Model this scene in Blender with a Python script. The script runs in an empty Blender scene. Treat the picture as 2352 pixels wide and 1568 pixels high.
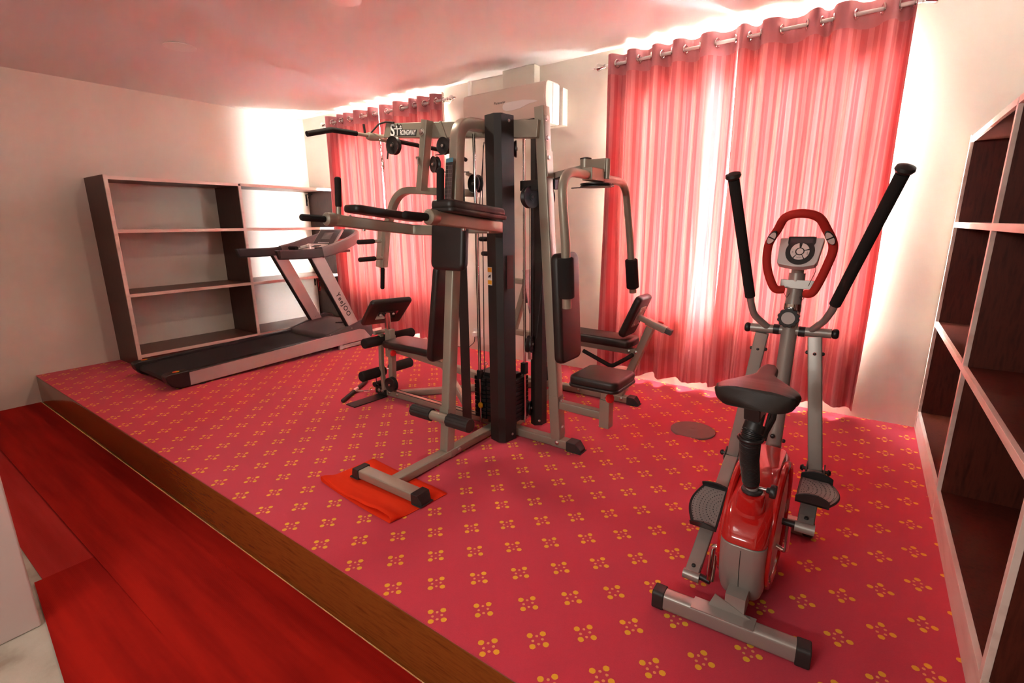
import bpy, bmesh, math, random
from mathutils import Vector, Matrix
random.seed(7)
SC = bpy.context.scene
COL = SC.collection
PI = math.pi
V = Vector

# ------------------------------------------------------------------ mesh builder
class MB:
    def __init__(s):
        s.v = []; s.f = []; s.uv = None
    def add(s, vs, fs):
        n = len(s.v)
        s.v += [tuple(v) for v in vs]
        s.f += [tuple(i + n for i in f) for f in fs]
        return s
    def merge(s, o):
        return s.add(o.v, o.f)
    def xf(s, M):
        s.v = [tuple(M @ V(v)) for v in s.v]; return s
    def box(s, x0, x1, y0, y1, z0, z1):
        vs = [(x, y, z) for z in (z0, z1) for y in (y0, y1) for x in (x0, x1)]
        return s.add(vs, [(0, 2, 3, 1), (4, 5, 7, 6), (0, 1, 5, 4), (2, 6, 7, 3), (0, 4, 6, 2), (1, 3, 7, 5)])
    def obox(s, c, ax, ay, az, hx, hy, hz):
        c = V(c); ax = V(ax).normalized(); ay = V(ay).normalized(); az = V(az).normalized()
        vs = [c + ax * hx * i + ay * hy * j + az * hz * k for k in (-1, 1) for j in (-1, 1) for i in (-1, 1)]
        return s.add(vs, [(0, 2, 3, 1), (4, 5, 7, 6), (0, 1, 5, 4), (2, 6, 7, 3), (0, 4, 6, 2), (1, 3, 7, 5)])
    def sweep(s, pts, prof, up=(0, 0, 1), closed=False, caps=True):
        """prof: list of (a,b): a along side axis, b along up-ish axis"""
        pts = [V(p) for p in pts]; n = len(pts); up = V(up).normalized(); rings = []
        for i, p in enumerate(pts):
            if closed:
                t = (pts[(i + 1) % n] - pts[i - 1]).normalized(); sc = 1
                d0 = (pts[i] - pts[i - 1]).normalized(); d1 = (pts[(i + 1) % n] - pts[i]).normalized()
            else:
                d0 = (pts[i] - pts[i - 1]).normalized() if i > 0 else (pts[1] - pts[0]).normalized()
                d1 = (pts[i + 1] - pts[i]).normalized() if i < n - 1 else d0
                t = (d0 + d1)
                t = t.normalized() if t.length > 1e-6 else d0
            side = t.cross(up)
            if side.length < 1e-4:
                side = t.cross(V((1, 0, 0)) if abs(t.x) < .9 else V((0, 1, 0)))
            side.normalize(); b = side.cross(t).normalized()
            k = 1 / max(.35, math.sqrt(max(0, (1 + d0.dot(d1)) / 2)))
            # stretch in bend plane
            bend = (d1 - d0)
            if bend.length > 1e-5:
                bd = bend.normalized()
                ring = []
                for a, c in prof:
                    o = side * a + b * c
                    o = o + bd * (o.dot(bd)) * (k - 1)
                    ring.append(p + o)
            else:
                ring = [p + side * a + b * c for a, c in prof]
            rings.append(ring)
        m = len(prof); vs = [v for r in rings for v in r]; fs = []
        cnt = n if closed else n - 1
        for i in range(cnt):
            i2 = (i + 1) % n
            for j in range(m):
                j2 = (j + 1) % m
                fs.append((i * m + j, i * m + j2, i2 * m + j2, i2 * m + j))
        if caps and not closed:
            fs.append(tuple(range(m))[::-1]); fs.append(tuple((n - 1) * m + j for j in range(m)))
        return s.add(vs, fs)
    def tube(s, pts, r, n=14, up=None, closed=False, caps=True):
        pts = [V(p) for p in pts]
        if isinstance(r, (int, float)): rs = [r] * len(pts)
        else: rs = list(r)
        # parallel transport
        N = len(pts); ts = []
        for i in range(N):
            if closed: t = pts[(i + 1) % N] - pts[i - 1]
            elif i == 0: t = pts[1] - pts[0]
            elif i == N - 1: t = pts[-1] - pts[-2]
            else: t = (pts[i + 1] - pts[i]).normalized() + (pts[i] - pts[i - 1]).normalized()
            ts.append(t.normalized() if t.length > 1e-9 else V((0, 0, 1)))
        a = ts[0].orthogonal().normalized(); vs = []
        for i in range(N):
            if i > 0:
                q = ts[i - 1].rotation_difference(ts[i]); a = (q @ a).normalized()
            a = (a - ts[i] * a.dot(ts[i])).normalized()
            b = ts[i].cross(a)
            for k in range(n):
                th = 2 * PI * k / n
                vs.append(pts[i] + (a * math.cos(th) + b * math.sin(th)) * rs[i])
        fs = []
        for i in range(N if closed else N - 1):
            i2 = (i + 1) % N
            for k in range(n):
                k2 = (k + 1) % n
                fs.append((i * n + k, i * n + k2, i2 * n + k2, i2 * n + k))
        if caps and not closed:
            fs.append(tuple(range(n))[::-1]); fs.append(tuple((N - 1) * n + k for k in range(n)))
        return s.add(vs, fs)
    def cyl(s, p0, p1, r, n=20, r1=None):
        return s.tube([p0, p1], [r, r if r1 is None else r1], n)
    def rod(s, p0, p1, r, n=20, e=None):
        """cylinder with rounded ends"""
        p0 = V(p0); p1 = V(p1); d = (p1 - p0).normalized(); e = r * .5 if e is None else e; e = min(e, (p1 - p0).length * .45)
        P = []; R = []
        for k in range(5):
            th = PI / 2 * k / 4
            P.append(p0 + d * e * (1 - math.cos(th))); R.append(max(r - e + e * math.sin(th), 1e-4))
        P2 = [p1 - (p - p0) for p in P][::-1]; R2 = R[::-1]
        return s.tube(P + P2, R + R2, n)
    def lathe(s, prof, c, ax, n=28):
        """prof: (r, h) pairs along axis"""
        c = V(c); ax = V(ax).normalized(); a = ax.orthogonal().normalized(); b = ax.cross(a); vs = []; fs = []; m = len(prof)
        for r, h in prof:
            r = max(r, 1e-4)
            for k in range(n):
                th = 2 * PI * k / n; vs.append(c + ax * h + (a * math.cos(th) + b * math.sin(th)) * r)
        for i in range(m - 1):
            for k in range(n):
                k2 = (k + 1) % n; fs.append((i * n + k, i * n + k2, (i + 1) * n + k2, (i + 1) * n + k))
        fs.append(tuple(range(n))[::-1]); fs.append(tuple((m - 1) * n + k for k in range(n)))
        return s.add(vs, fs)
    def prism(s, poly, o, ux, uy, d):
        o = V(o); ux = V(ux); uy = V(uy); d = V(d); n = len(poly)
        vs = [o + ux * a + uy * b for a, b in poly] + [o + ux * a + uy * b + d for a, b in poly]
        fs = [tuple(range(n))[::-1], tuple(range(n, 2 * n))] + [(i, (i + 1) % n, n + (i + 1) % n, n + i) for i in range(n)]
        return s.add(vs, fs)
    def grid(s, nu, nv, fn):
        vs = [fn(i / nu, j / nv) for j in range(nv + 1) for i in range(nu + 1)]
        fs = [(j * (nu + 1) + i, j * (nu + 1) + i + 1, (j + 1) * (nu + 1) + i + 1, (j + 1) * (nu + 1) + i) for j in range(nv) for i in range(nu)]
        return s.add(vs, fs)
    def ball(s, c, r, sx=1, sy=1, sz=1, nu=20, nv=12):
        c = V(c); vs = []; fs = []
        for j in range(nv + 1):
            th = PI * j / nv
            for i in range(nu):
                ph = 2 * PI * i / nu
                vs.append(c + V((r * sx * math.sin(th) * math.cos(ph), r * sy * math.sin(th) * math.sin(ph), r * sz * math.cos(th))))
        for j in range(nv):
            for i in range(nu):
                i2 = (i + 1) % nu
                fs.append((j * nu + i, (j + 1) * nu + i, (j + 1) * nu + i2, j * nu + i2))
        return s.add(vs, fs)

def rrect(w, h, r=0.006, n=3):
    """rounded rectangle profile centred, full size w x h"""
    out = []
    for cx, cy, a0 in ((w / 2 - r, h / 2 - r, 0), (-w / 2 + r, h / 2 - r, 90), (-w / 2 + r, -h / 2 + r, 180), (w / 2 - r, -h / 2 + r, 270)):
        for k in range(n + 1):
            a = math.radians(a0 + 90 * k / n); out.append((cx + r * math.cos(a), cy + r * math.sin(a)))
    return out

def fillet(pts, r, n=7):
    pts = [V(p) for p in pts]; out = [pts[0]]
    for i in range(1, len(pts) - 1):
        p = pts[i]; a = pts[i - 1] - p; b = pts[i + 1] - p; la = a.length; lb = b.length; a.normalize(); b.normalize()
        ri = r[i - 1] if isinstance(r, (list, tuple)) else r
        ang = a.angle(b)
        if ang > PI - .02: out.append(p); continue
        d = min(ri / math.tan(ang / 2), la * .49, lb * .49)
        s0 = p + a * d; s1 = p + b * d
        for k in range(n + 1):
            t = k / n
            out.append(s0 * (1 - t) ** 2 + p * 2 * t * (1 - t) + s1 * t * t)
    out.append(pts[-1]); return out

def _mesh(name, vs, fs, off, mat, smooth=35):
    me = bpy.data.meshes.new(name)
    me.from_pydata([(v[0] - off[0], v[1] - off[1], v[2] - off[2]) for v in vs], [], fs)
    me.validate(); me.update()
    bm = bmesh.new(); bm.from_mesh(me); bmesh.ops.remove_doubles(bm, verts=bm.verts, dist=1e-6)
    bmesh.ops.recalc_face_normals(bm, faces=bm.faces); bm.to_mesh(me); bm.free()
    me.materials.append(mat)
    if smooth:
        me.shade_smooth(); me.set_sharp_from_angle(angle=math.radians(smooth))
    return me

def root_loc(p):
    l = V((0, 0, 0))
    while p is not None:
        l += p.location; p = p.parent
    return l

def part(name, mb, mat, parent=None, bevel=0, label=None, smooth=35, seg=2, at=None):
    """at: location for a top-level mesh object"""
    off = root_loc(parent) if parent is not None else V(at or (0, 0, 0))
    me = _mesh(name, mb.v, mb.f, off, mat, smooth)
    o = bpy.data.objects.new(name, me); COL.objects.link(o)
    if parent is not None: o.parent = parent
    else: o.location = off
    if bevel:
        b = o.modifiers.new('Bevel', 'BEVEL'); b.width = bevel; b.segments = seg; b.limit_method = 'ANGLE'; b.angle_limit = math.radians(40)
        b.harden_normals = True
    if label: o['label'] = label
    return o

def thing(name, label, cat, loc, group=None):
    o = bpy.data.objects.new(name, None); COL.objects.link(o); o.location = loc; o.empty_display_size = .1
    o['label'] = label; o['category'] = cat
    if group: o['group'] = group
    return o

def tag(o, label, cat, group=None):
    o['label'] = label; o['category'] = cat
    if group: o['group'] = group
    return o

def struct(name, mb, mat, bevel=0, smooth=35, parent=None, label=None):
    o = part(name, mb, mat, parent, bevel, smooth=smooth)
    if parent is None: o['kind'] = 'structure'
    if label: o['label'] = label
    return o

def pad(c, ax, ay, az, hx, hy, hz, r=.02, seg=4, crown=.0, corner=0.03):
    """upholstered cushion: rounded-corner slab, az = thickness axis"""
    bm = bmesh.new()
    c = V(c); ax = V(ax).normalized(); ay = V(ay).normalized(); az = V(az).normalized()
    prof = rrect(2 * hx, 2 * hy, corner, 5)
    bot = [bm.verts.new(c + ax * a + ay * b - az * hz) for a, b in prof]
    top = [bm.verts.new(c + ax * a + ay * b + az * hz) for a, b in prof]
    n = len(prof)
    bm.faces.new(bot[::-1]); bm.faces.new(top)
    for i in range(n): bm.faces.new((bot[i], bot[(i + 1) % n], top[(i + 1) % n], top[i]))
    bmesh.ops.recalc_face_normals(bm, faces=bm.faces)
    ed = [e for e in bm.edges if len(e.link_faces) == 2 and e.link_faces[0].normal.angle(e.link_faces[1].normal) > 1.2]
    bmesh.ops.bevel(bm, geom=ed, offset=min(r, hz * .95), segments=seg, profile=.5, affect='EDGES')
    mb = MB(); bm.verts.index_update()
    mb.add([v.co.copy() for v in bm.verts], [tuple(v.index for v in f.verts) for f in bm.faces]); bm.free()
    return mb

def text_mb(txt, size, o, ux, uy, depth=.0008, font=None, align='CENTER', spacing=1.0, shear=0, offset=0.0, fitw=None):
    cu = bpy.data.curves.new('t', 'FONT'); cu.body = txt; cu.size = size; cu.align_x = align; cu.align_y = 'CENTER'
    cu.extrude = depth; cu.space_character = spacing; cu.shear = shear; cu.offset = offset; cu.resolution_u = 3
    ob = bpy.data.objects.new('t', cu); COL.objects.link(ob)
    dg = bpy.context.evaluated_depsgraph_get(); me = bpy.data.meshes.new_from_object(ob.evaluated_get(dg))
    o = V(o); ux = V(ux).normalized(); uy = V(uy).normalized(); uz = ux.cross(uy)
    xs = [v.co.x for v in me.vertices]; k = fitw / (max(xs) - min(xs)) if fitw else 1; xm = (max(xs) + min(xs)) / 2 if fitw else 0
    mb = MB(); mb.add([o + ux * (v.co.x - xm) * k + uy * v.co.y + uz * (v.co.z + depth) for v in me.vertices], [tuple(p.vertices) for p in me.polygons])
    bpy.data.objects.remove(ob); bpy.data.curves.remove(cu); bpy.data.meshes.remove(me)
    return mb

# ------------------------------------------------------------------ materials
def mat(name, col=(.5, .5, .5), rough=.5, metal=0, spec=.5, coat=0, emit=None, estr=0):
    m = bpy.data.materials.new(name); m.use_nodes = True
    b = m.node_tree.nodes['Principled BSDF']
    b.inputs['Base Color'].default_value = (*col, 1); b.inputs['Roughness'].default_value = rough
    b.inputs['Metallic'].default_value = metal; b.inputs['Specular IOR Level'].default_value = spec
    b.inputs['Coat Weight'].default_value = coat
    if emit: b.inputs['Emission Color'].default_value = (*emit, 1); b.inputs['Emission Strength'].default_value = estr
    return m

class NT:
    def __init__(s, m):
        s.t = m.node_tree; s.b = s.t.nodes.get('Principled BSDF')
    def n(s, ty, **k):
        o = s.t.nodes.new(ty)
        for a, b in k.items(): setattr(o, a, b)
        return o
    def l(s, a, b): s.t.links.new(a, b)
    def math(s, op, a, b=None, c=None):
        o = s.n('ShaderNodeMath', operation=op)
        for i, x in enumerate((a, b, c)):
            if x is None: continue
            if isinstance(x, (int, float)): o.inputs[i].default_value = x
            else: s.l(x, o.inputs[i])
        return o.outputs[0]
    def mix(s, f, a, b):
        o = s.n('ShaderNodeMix', data_type='RGBA')
        for i, x in ((0, f), (6, a), (7, b)):
            if isinstance(x, (int, float)): o.inputs[i].default_value = x
            elif isinstance(x, tuple): o.inputs[i].default_value = (*x, 1)
            else: s.l(x, o.inputs[i])
        return o.outputs[2]
    def noise(s, scale, detail=3, vec=None, rough=.5, stretch=None):
        o = s.n('ShaderNodeTexNoise'); o.inputs['Scale'].default_value = scale; o.inputs['Detail'].default_value = detail
        o.inputs['Roughness'].default_value = rough
        if vec is None: vec = s.pos()
        if stretch:
            mp = s.n('ShaderNodeMapping'); mp.inputs['Scale'].default_value = stretch; s.l(vec, mp.inputs[0]); vec = mp.outputs[0]
        s.l(vec, o.inputs['Vector']); return o.outputs['Fac']
    def pos(s):
        return s.n('ShaderNodeNewGeometry').outputs['Position']
    def objc(s):
        return s.n('ShaderNodeTexCoord').outputs['Object']
    def ramp(s, f, stops):
        o = s.n('ShaderNodeValToRGB'); s.l(f, o.inputs[0]); e = o.color_ramp.elements
        while len(e) < len(stops): e.new(.5)
        for i, (p, c) in enumerate(stops): e[i].position = p; e[i].color = (*c, 1)
        return o.outputs[0]
    def bump(s, h, strength=.2, dist=.002):
        o = s.n('ShaderNodeBump'); o.inputs['Strength'].default_value = strength; o.inputs['Distance'].default_value = dist
        s.l(h, o.inputs['Height']); s.l(o.outputs[0], s.b.inputs['Normal'])
M = {}
def wallmat(name, c, var=.03):
    m = mat(name, c, .75, spec=.25); t = NT(m)
    n1 = t.noise(1.3, 5); c2 = tuple(x * (1 - var * 2) for x in c)
    t.l(t.mix(t.math('MULTIPLY', n1, .7), c, c2), t.b.inputs['Base Color'])
    t.bump(t.noise(90, 4), .12, .002); return m
M['wall'] = wallmat('plaster_wall', (.80, .745, .65))
M['ceil'] = wallmat('ceiling_paint', (.82, .79, .76), .015)
def specked(name, c, c2, scale, rough=.5, metal=0, spec=.5, bump=0, coat=0, stretch=None):
    m = mat(name, c, rough, metal, spec, coat); t = NT(m)
    f = t.noise(scale, 4, vec=t.objc(), stretch=stretch); t.l(t.mix(f, c, c2), t.b.inputs['Base Color'])
    if bump: t.bump(f, bump, .001)
    return m
M['silver'] = specked('champagne_silver_paint', (.31, .283, .225), (.365, .335, .27), 900, .36, .35)
M['ellsilver'] = specked('grey_silver_paint', (.31, .28, .255), (.365, .335, .305), 900, .34, .35)
M['chrome'] = mat('polished_chrome', (.75, .74, .72), .12, 1)
M['steel'] = mat('zinc_bolt_steel', (.6, .58, .55), .3, 1)
M['black'] = specked('matte_black_steel', (.012, .009, .008), (.018, .014, .012), 700, .55, .1)
M['vinyl'] = specked('black_vinyl', (.014, .010, .009), (.021, .016, .014), 500, .42, 0, .5, .25)
M['foam'] = specked('black_foam', (.012, .010, .010), (.022, .018, .017), 1500, .85, 0, .25, .5)
M['plastic'] = mat('black_plastic', (.016, .014, .014), .38)
M['rubber'] = mat('black_rubber_cap', (.022, .019, .018), .55)
M['iron'] = specked('cast_iron_plate', (.010, .010, .011), (.018, .017, .018), 300, .55, .1)
M['greyplastic'] = specked('dark_grey_plastic', (.075, .068, .066), (.09, .082, .08), 1200, .5)
M['treadsilver'] = specked('satin_silver_aluminium', (.42, .39, .38), (.48, .45, .43), 900, .36, .2)
M['belt'] = specked('black_running_belt', (.013, .012, .012), (.02, .018, .018), 2500, .7)
M['red'] = mat('glossy_red_plastic', (.50, .012, .010), .12, 0, .5, .6)
M['redfoam'] = specked('red_foam_grip', (.42, .018, .012), (.5, .03, .02), 1500, .75, 0, .3, .3)
M['redknob'] = mat('red_knob', (.75, .02, .02), .3)
M['orange'] = mat('orange_yellow_plastic', (.85, .38, .02), .4)
M['whiteplastic'] = mat('white_plastic', (.82, .80, .76), .35)
M['acwhite'] = mat('warm_white_appliance_plastic', (.66, .58, .50), .4)
M['white'] = mat('white_print', (.9, .9, .88), .5)
M['ink'] = mat('black_print', (.02, .02, .02), .5)
M['dark'] = mat('dark_gap', (.01, .01, .01), .7)
M['screen'] = mat('grey_lcd', (.33, .34, .33), .2)
M['consolegrey'] = mat('grey_console_face', (.12, .115, .12), .3)
M['bluelabel'] = mat('blue_print', (.10, .28, .36), .5)
M['edge'] = None
def edgewood():
    m = mat('pale_pink_edge_wood', (.76, .60, .52), .55); t = NT(m)
    f = t.noise(14, 5, stretch=(1, .2, 1)); t.l(t.ramp(f, [(.3, (.66, .50, .43)), (.5, (.80, .66, .58)), (.8, (.84, .72, .64))]), t.b.inputs['Base Color'])
    return m
M['edge'] = edgewood()
def wood(name, a, b, rough=.35, stretch=(1.5, 12, 12)):
    m = mat(name, a, rough, 0, .35, 0 if rough > .3 else .3); t = NT(m)
    f = t.noise(4, 6, stretch=stretch, rough=.65)
    t.l(t.ramp(f, [(.25, a), (.5, b), (.75, a)]), t.b.inputs['Base Color']); return m
M['veneer'] = wood('dark_mahogany_veneer', (.040, .007, .004), (.105, .020, .011), .42, (9, 9, 1.2))
M['veneerh'] = wood('dark_mahogany_veneer_boards', (.085, .038, .027), (.15, .066, .046), .38, (9, 1.2, 9))
M['veneerg'] = wood('brown_veneer', (.048, .016, .011), (.085, .030, .021), .42, (9, 9, 1.2))
M['riser'] = wood('varnished_brown_riser', (.13, .032, .007), (.24, .070, .012), .18, (1.2, 9, 12))
def carpet(name, dx):
    m = mat(name, (.5, .03, .06), .95, spec=.1); t = NT(m)
    p = t.pos(); sep = t.n('ShaderNodeSeparateXYZ'); t.l(p, sep.inputs[0])
    wob = t.noise(400, 2); w2 = t.math('MULTIPLY', t.math('SUBTRACT', wob, .5), .004)
    X = t.math('ADD', t.math('SUBTRACT', sep.outputs[0], dx), w2); Y = t.math('ADD', sep.outputs[1], w2)
    a = t.math('MULTIPLY', t.math('ADD', X, Y), 4.0); b = t.math('MULTIPLY', t.math('SUBTRACT', X, Y), 4.0)
    fa = t.math('SUBTRACT', t.math('FRACT', t.math('ADD', a, 100.5)), .5)
    fb = t.math('SUBTRACT', t.math('FRACT', t.math('ADD', b, 100.5)), .5)
    lx = t.math('ABSOLUTE', t.math('MULTIPLY', t.math('ADD', fa, fb), .125))
    ly = t.math('ABSOLUTE', t.math('MULTIPLY', t.math('SUBTRACT', fa, fb), .125))
    def dist(x0, y0):
        return t.math('SQRT', t.math('ADD', t.math('POWER', t.math('SUBTRACT', lx, x0), 2), t.math('POWER', t.math('SUBTRACT', ly, y0), 2)))
    big = t.math('MINIMUM', dist(.0342, 0), dist(0, .0342)); small = dist(.0122, .0128)
    mb_ = t.math("LESS_THAN", big, .0110); ms_ = t.math('LESS_THAN', small, .0053)
    n = t.noise(260, 4); n2 = t.noise(3, 3)
    base = t.mix(n, (.58, .042, .078), (.70, .062, .102)); base = t.mix(t.math('MULTIPLY', n2, .25), base, (.50, .034, .060))
    c = t.mix(mb_, base, (.90, .50, .035)); c = t.mix(ms_, c, (.88, .36, .13))
    t.l(c, t.b.inputs['Base Color']); t.b.inputs['Sheen Weight'].default_value = .15
    t.bump(t.noise(900, 2), .5, .002); return m
M['carpetA'] = carpet('patterned_crimson_carpet', 0.0)
M['carpetB'] = carpet('patterned_crimson_carpet_back_strip', 0.04)
def runner(name, c, c2):
    m = mat(name, c, .9, spec=.12); t = NT(m)
    f = t.noise(3.5, 4, stretch=(.25, 3.2, 1)); t.l(t.mix(t.ramp(f, [(.35, (0, 0, 0)), (.65, (1, 1, 1))]), c, c2), t.b.inputs['Base Color'])
    g = t.n('ShaderNodeTexWave'); g.inputs['Scale'].default_value = 60; g.inputs['Distortion'].default_value = 3; g.bands_direction = 'Y'
    t.l(t.pos(), g.inputs[0]); t.bump(g.outputs['Fac'], .12, .001)
    return m
M['runner'] = runner('red_needle_felt', (.27, .006, .003), (.40, .011, .005))
M['runner2'] = runner('faded_red_felt', (.36, .018, .014), (.46, .030, .024))
M['feltmat'] = runner('bright_red_felt', (.78, .035, .008), (.82, .045, .012))
def concrete():
    m = mat('bare_concrete', (.42, .37, .30), .8); t = NT(m)
    f = t.noise(6, 6); t.l(t.ramp(f, [(.3, (.30, .25, .19)), (.5, (.46, .42, .34)), (.7, (.52, .48, .40))]), t.b.inputs['Base Color'])
    t.bump(t.noise(60, 4), .4, .003); return m
M['concrete'] = concrete()
M['disc'] = specked('grey_brown_rubber_disc', (.20, .12, .105), (.24, .15, .13), 300, .8)
M['diamond'] = mat('treadplate_steel', (.30, .27, .27), .4, .6)
def diamond():
    t = NT(M['diamond']); b = t.n('ShaderNodeTexBrick'); b.inputs['Scale'].default_value = 40
    mp = t.n('ShaderNodeMapping'); mp.inputs['Rotation'].default_value = (PI / 2, 0, PI / 4); t.l(t.pos(), mp.inputs[0]); t.l(mp.outputs[0], b.inputs['Vector'])
    t.bump(b.outputs['Fac'], .8, .004)
diamond()
def curtainmat(name, dens=1.0, TRANSL=.0086, front=None):
    m = bpy.data.materials.new(name); m.use_nodes = True; t = NT(m); t.t.nodes.remove(t.b)
    uv = t.n('ShaderNodeUVMap'); uv.uv_map = 'UVMap'; sep = t.n('ShaderNodeSeparateXYZ'); t.l(uv.outputs[0], sep.inputs[0])
    u = sep.outputs[0]
    # woven vertical stripes of three widths, fixed to the cloth
    f1 = t.math('FRACT', t.math('MULTIPLY', u, 13.0)); s1 = t.math('LESS_THAN', f1, .45)
    f2 = t.math('FRACT', t.math('MULTIPLY', u, 39.0)); s2 = t.math('LESS_THAN', f2, .07)
    f3 = t.math('FRACT', t.math('MULTIPLY', u, 6.1)); s3 = t.math('LESS_THAN', f3, .22)
    n = t.noise(300, 3, stretch=(1, 1, .15))
    dif = t.mix(s1, front or (.62, .17, .19), front or (.74, .28, .29)); dif = t.mix(t.math('MULTIPLY', n, .25), dif, (.5, .12, .14))
    tr = t.mix(s1, (.74 * dens, .100 * dens, .098 * dens), (.90 * dens, .190 * dens, .170 * dens))
    tr = t.mix(s3, tr, (.98 * dens, .25 * dens, .19 * dens)); tr = t.mix(s2, tr, (1.0 * dens, .40 * dens, .37 * dens))
    d = t.n('ShaderNodeBsdfDiffuse'); tl = t.n('ShaderNodeBsdfTranslucent'); g = t.n('ShaderNodeBsdfGlossy')
    bf = t.n('ShaderNodeNewGeometry').outputs['Backfacing']; dif = t.mix(bf, dif, (.80, .66, .62))
    t.l(dif, d.inputs[0]); t.l(tr, tl.inputs[0]); g.inputs['Roughness'].default_value = .38; g.inputs['Color'].default_value = (.9, .6, .6, 1)
    m1 = t.n('ShaderNodeMixShader'); m1.inputs[0].default_value = TRANSL; t.l(d.outputs[0], m1.inputs[1]); t.l(tl.outputs[0], m1.inputs[2])
    m2 = t.n('ShaderNodeMixShader'); m2.inputs[0].default_value = .05; t.l(m1.outputs[0], m2.inputs[1]); t.l(g.outputs[0], m2.inputs[2])
    t.l(m2.outputs[0], t.t.nodes['Material Output'].inputs[0]); return m
M['curtain'] = curtainmat('red_striped_curtain_cloth')
M['hem'] = curtainmat('red_curtain_heading_cloth', .6, .0035, (.60, .27, .29))
def glassmat():
    m = mat('window_glass', (.95, .97, .97), .02); t = NT(m); t.t.nodes.remove(t.b)
    tr = t.n('ShaderNodeBsdfTransparent'); g = t.n('ShaderNodeBsdfGlossy'); g.inputs['Roughness'].default_value = .02
    mx = t.n('ShaderNodeMixShader'); mx.inputs[0].default_value = .06; t.l(tr.outputs[0], mx.inputs[1]); t.l(g.outputs[0], mx.inputs[2])
    t.l(mx.outputs[0], t.t.nodes['Material Output'].inputs[0]); return m
M['glass'] = glassmat()
# ------------------------------------------------------------------ room shell
XL, XR, YW, YN, ZC, ZF = -1.57, 6.22, 3.25, -3.4, 2.915, -.29
T = .14
struct('floor', MB().box(XL - T, XR + T, YN - T, -.045, ZF - .12, ZF), M['concrete'])
struct('floor_platform', MB().box(XL - T, XR + T, -.03, YW + T, ZF - .12, -.002), M['concrete'])
struct('ceiling', MB().box(XL - T, XR + T, YN - T, YW + T, ZC, ZC + .12), M['ceil'])
struct('wall_left', MB().box(XL - T, XL, YN - T, YW + T, ZF, ZC), M['wall'])
struct('wall_right', MB().box(XR, XR + T, YN - T, YW + T, ZF, ZC), M['wall'])
struct('wall_near', MB().box(XL, XR, YN - T, YN, ZF, ZC), M['wall'])
WIN = [(-.76, 1.05, .62, 2.50), (3.32, 5.165, .62, 2.50)]
def window_wall():
    mb = MB(); xs = [XL, WIN[0][0], WIN[0][1], WIN[1][0], WIN[1][1], XR]
    for i in range(5):
        x0, x1 = xs[i], xs[i + 1]
        if i in (1, 3):
            w = WIN[0 if i == 1 else 1]
            mb.box(x0, x1, YW, YW + T, ZF, w[2]); mb.box(x0, x1, YW, YW + T, w[3], ZC)
        else: mb.box(x0, x1, YW, YW + T, ZF, ZC)
    return mb
struct('wall_window', window_wall(), M['wall'])
struct('wall_pilaster', MB().box(2.015, 2.39, YW - .095, YW + .01, -.002, ZC), M['wall'], .004)
def window(n, w):
    x0, x1, z0, z1 = w; y = YW + .07; fr = MB(); t = .05
    fr.box(x0, x1, y, y + .05, z0, z0 + t); fr.box(x0, x1, y, y + .05, z1 - t, z1)
    fr.box(x0, x0 + t, y, y + .05, z0, z1); fr.box(x1 - t, x1, y, y + .05, z0, z1)
    W = x1 - x0
    for k in (1, 2, 3): fr.box(x0 + W * k / 4 - .022, x0 + W * k / 4 + .022, y, y + .05, z0, z1)
    fr.box(x0, x1, y, y + .05, 1.90, 1.945)
    o = struct('window_%d' % n, fr, M['whiteplastic'])
    part('pane', MB().box(x0 + .01, x1 - .01, y + .022, y + .027, z0 + .01, z1 - .01), M['glass'], o)
window(1, WIN[0]); window(2, WIN[1])
# platform riser board with a rounded nosing
rz = MB()
prof = [(0, -.285), (-.022, -.285), (-.022, -.022), (-.019, -.010), (-.010, -.003), (0, -.001)]
rz.prism([(a, b) for a, b in prof], (XL, -.030, 0), (0, 1, 0), (0, 0, 1), (XR - XL, 0, 0))
struct('trim_1', rz, M['riser'])
# partition end at lower left
struct('wall_partition', MB().box(2.06, 2.335, -2.6, -.842, ZF, 1.9), mat('pinkish_partition_paint', (.62, .50, .46), .6), .008)

# carpets
ca = MB()
def cafn(u, v):
    x = XL + .002 + u * (5.592 - XL); y = -.052 + v * (2.118 + .052)
    z = .006
    if v > .90:
        k = (v - .90) / .10; z += .020 * k * k * math.exp(-((x - 4.31) / .13) ** 4)
    return (x, y, z)
ca.grid(240, 24, cafn); ca.add([(XL + .002, -.052, .006), (5.592, -.052, .006), (5.592, -.052, -.0015), (XL + .002, -.052, -.0015)], [(0, 1, 2, 3)])
ca.add([cafn(i / 240, 1) for i in range(241)] + [(cafn(i / 240, 1)[0], 2.118, cafn(i / 240, 1)[2] - .005) for i in range(241)], [(i, i + 1, 242 + i, 241 + i) for i in range(240)])
tag(part('carpet', ca, M['carpetA']), 'crimson carpet with yellow dotted motifs along the platform edge, in front of its long seam', 'carpet')
cb = MB(); cb.box(XL + .002, 5.592, 2.1195, YW - .002, -.0015, .0045)
tag(part('carpet', cb, M['carpetB']), 'crimson dotted carpet strip lying by the window wall behind the long seam', 'carpet')

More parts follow.
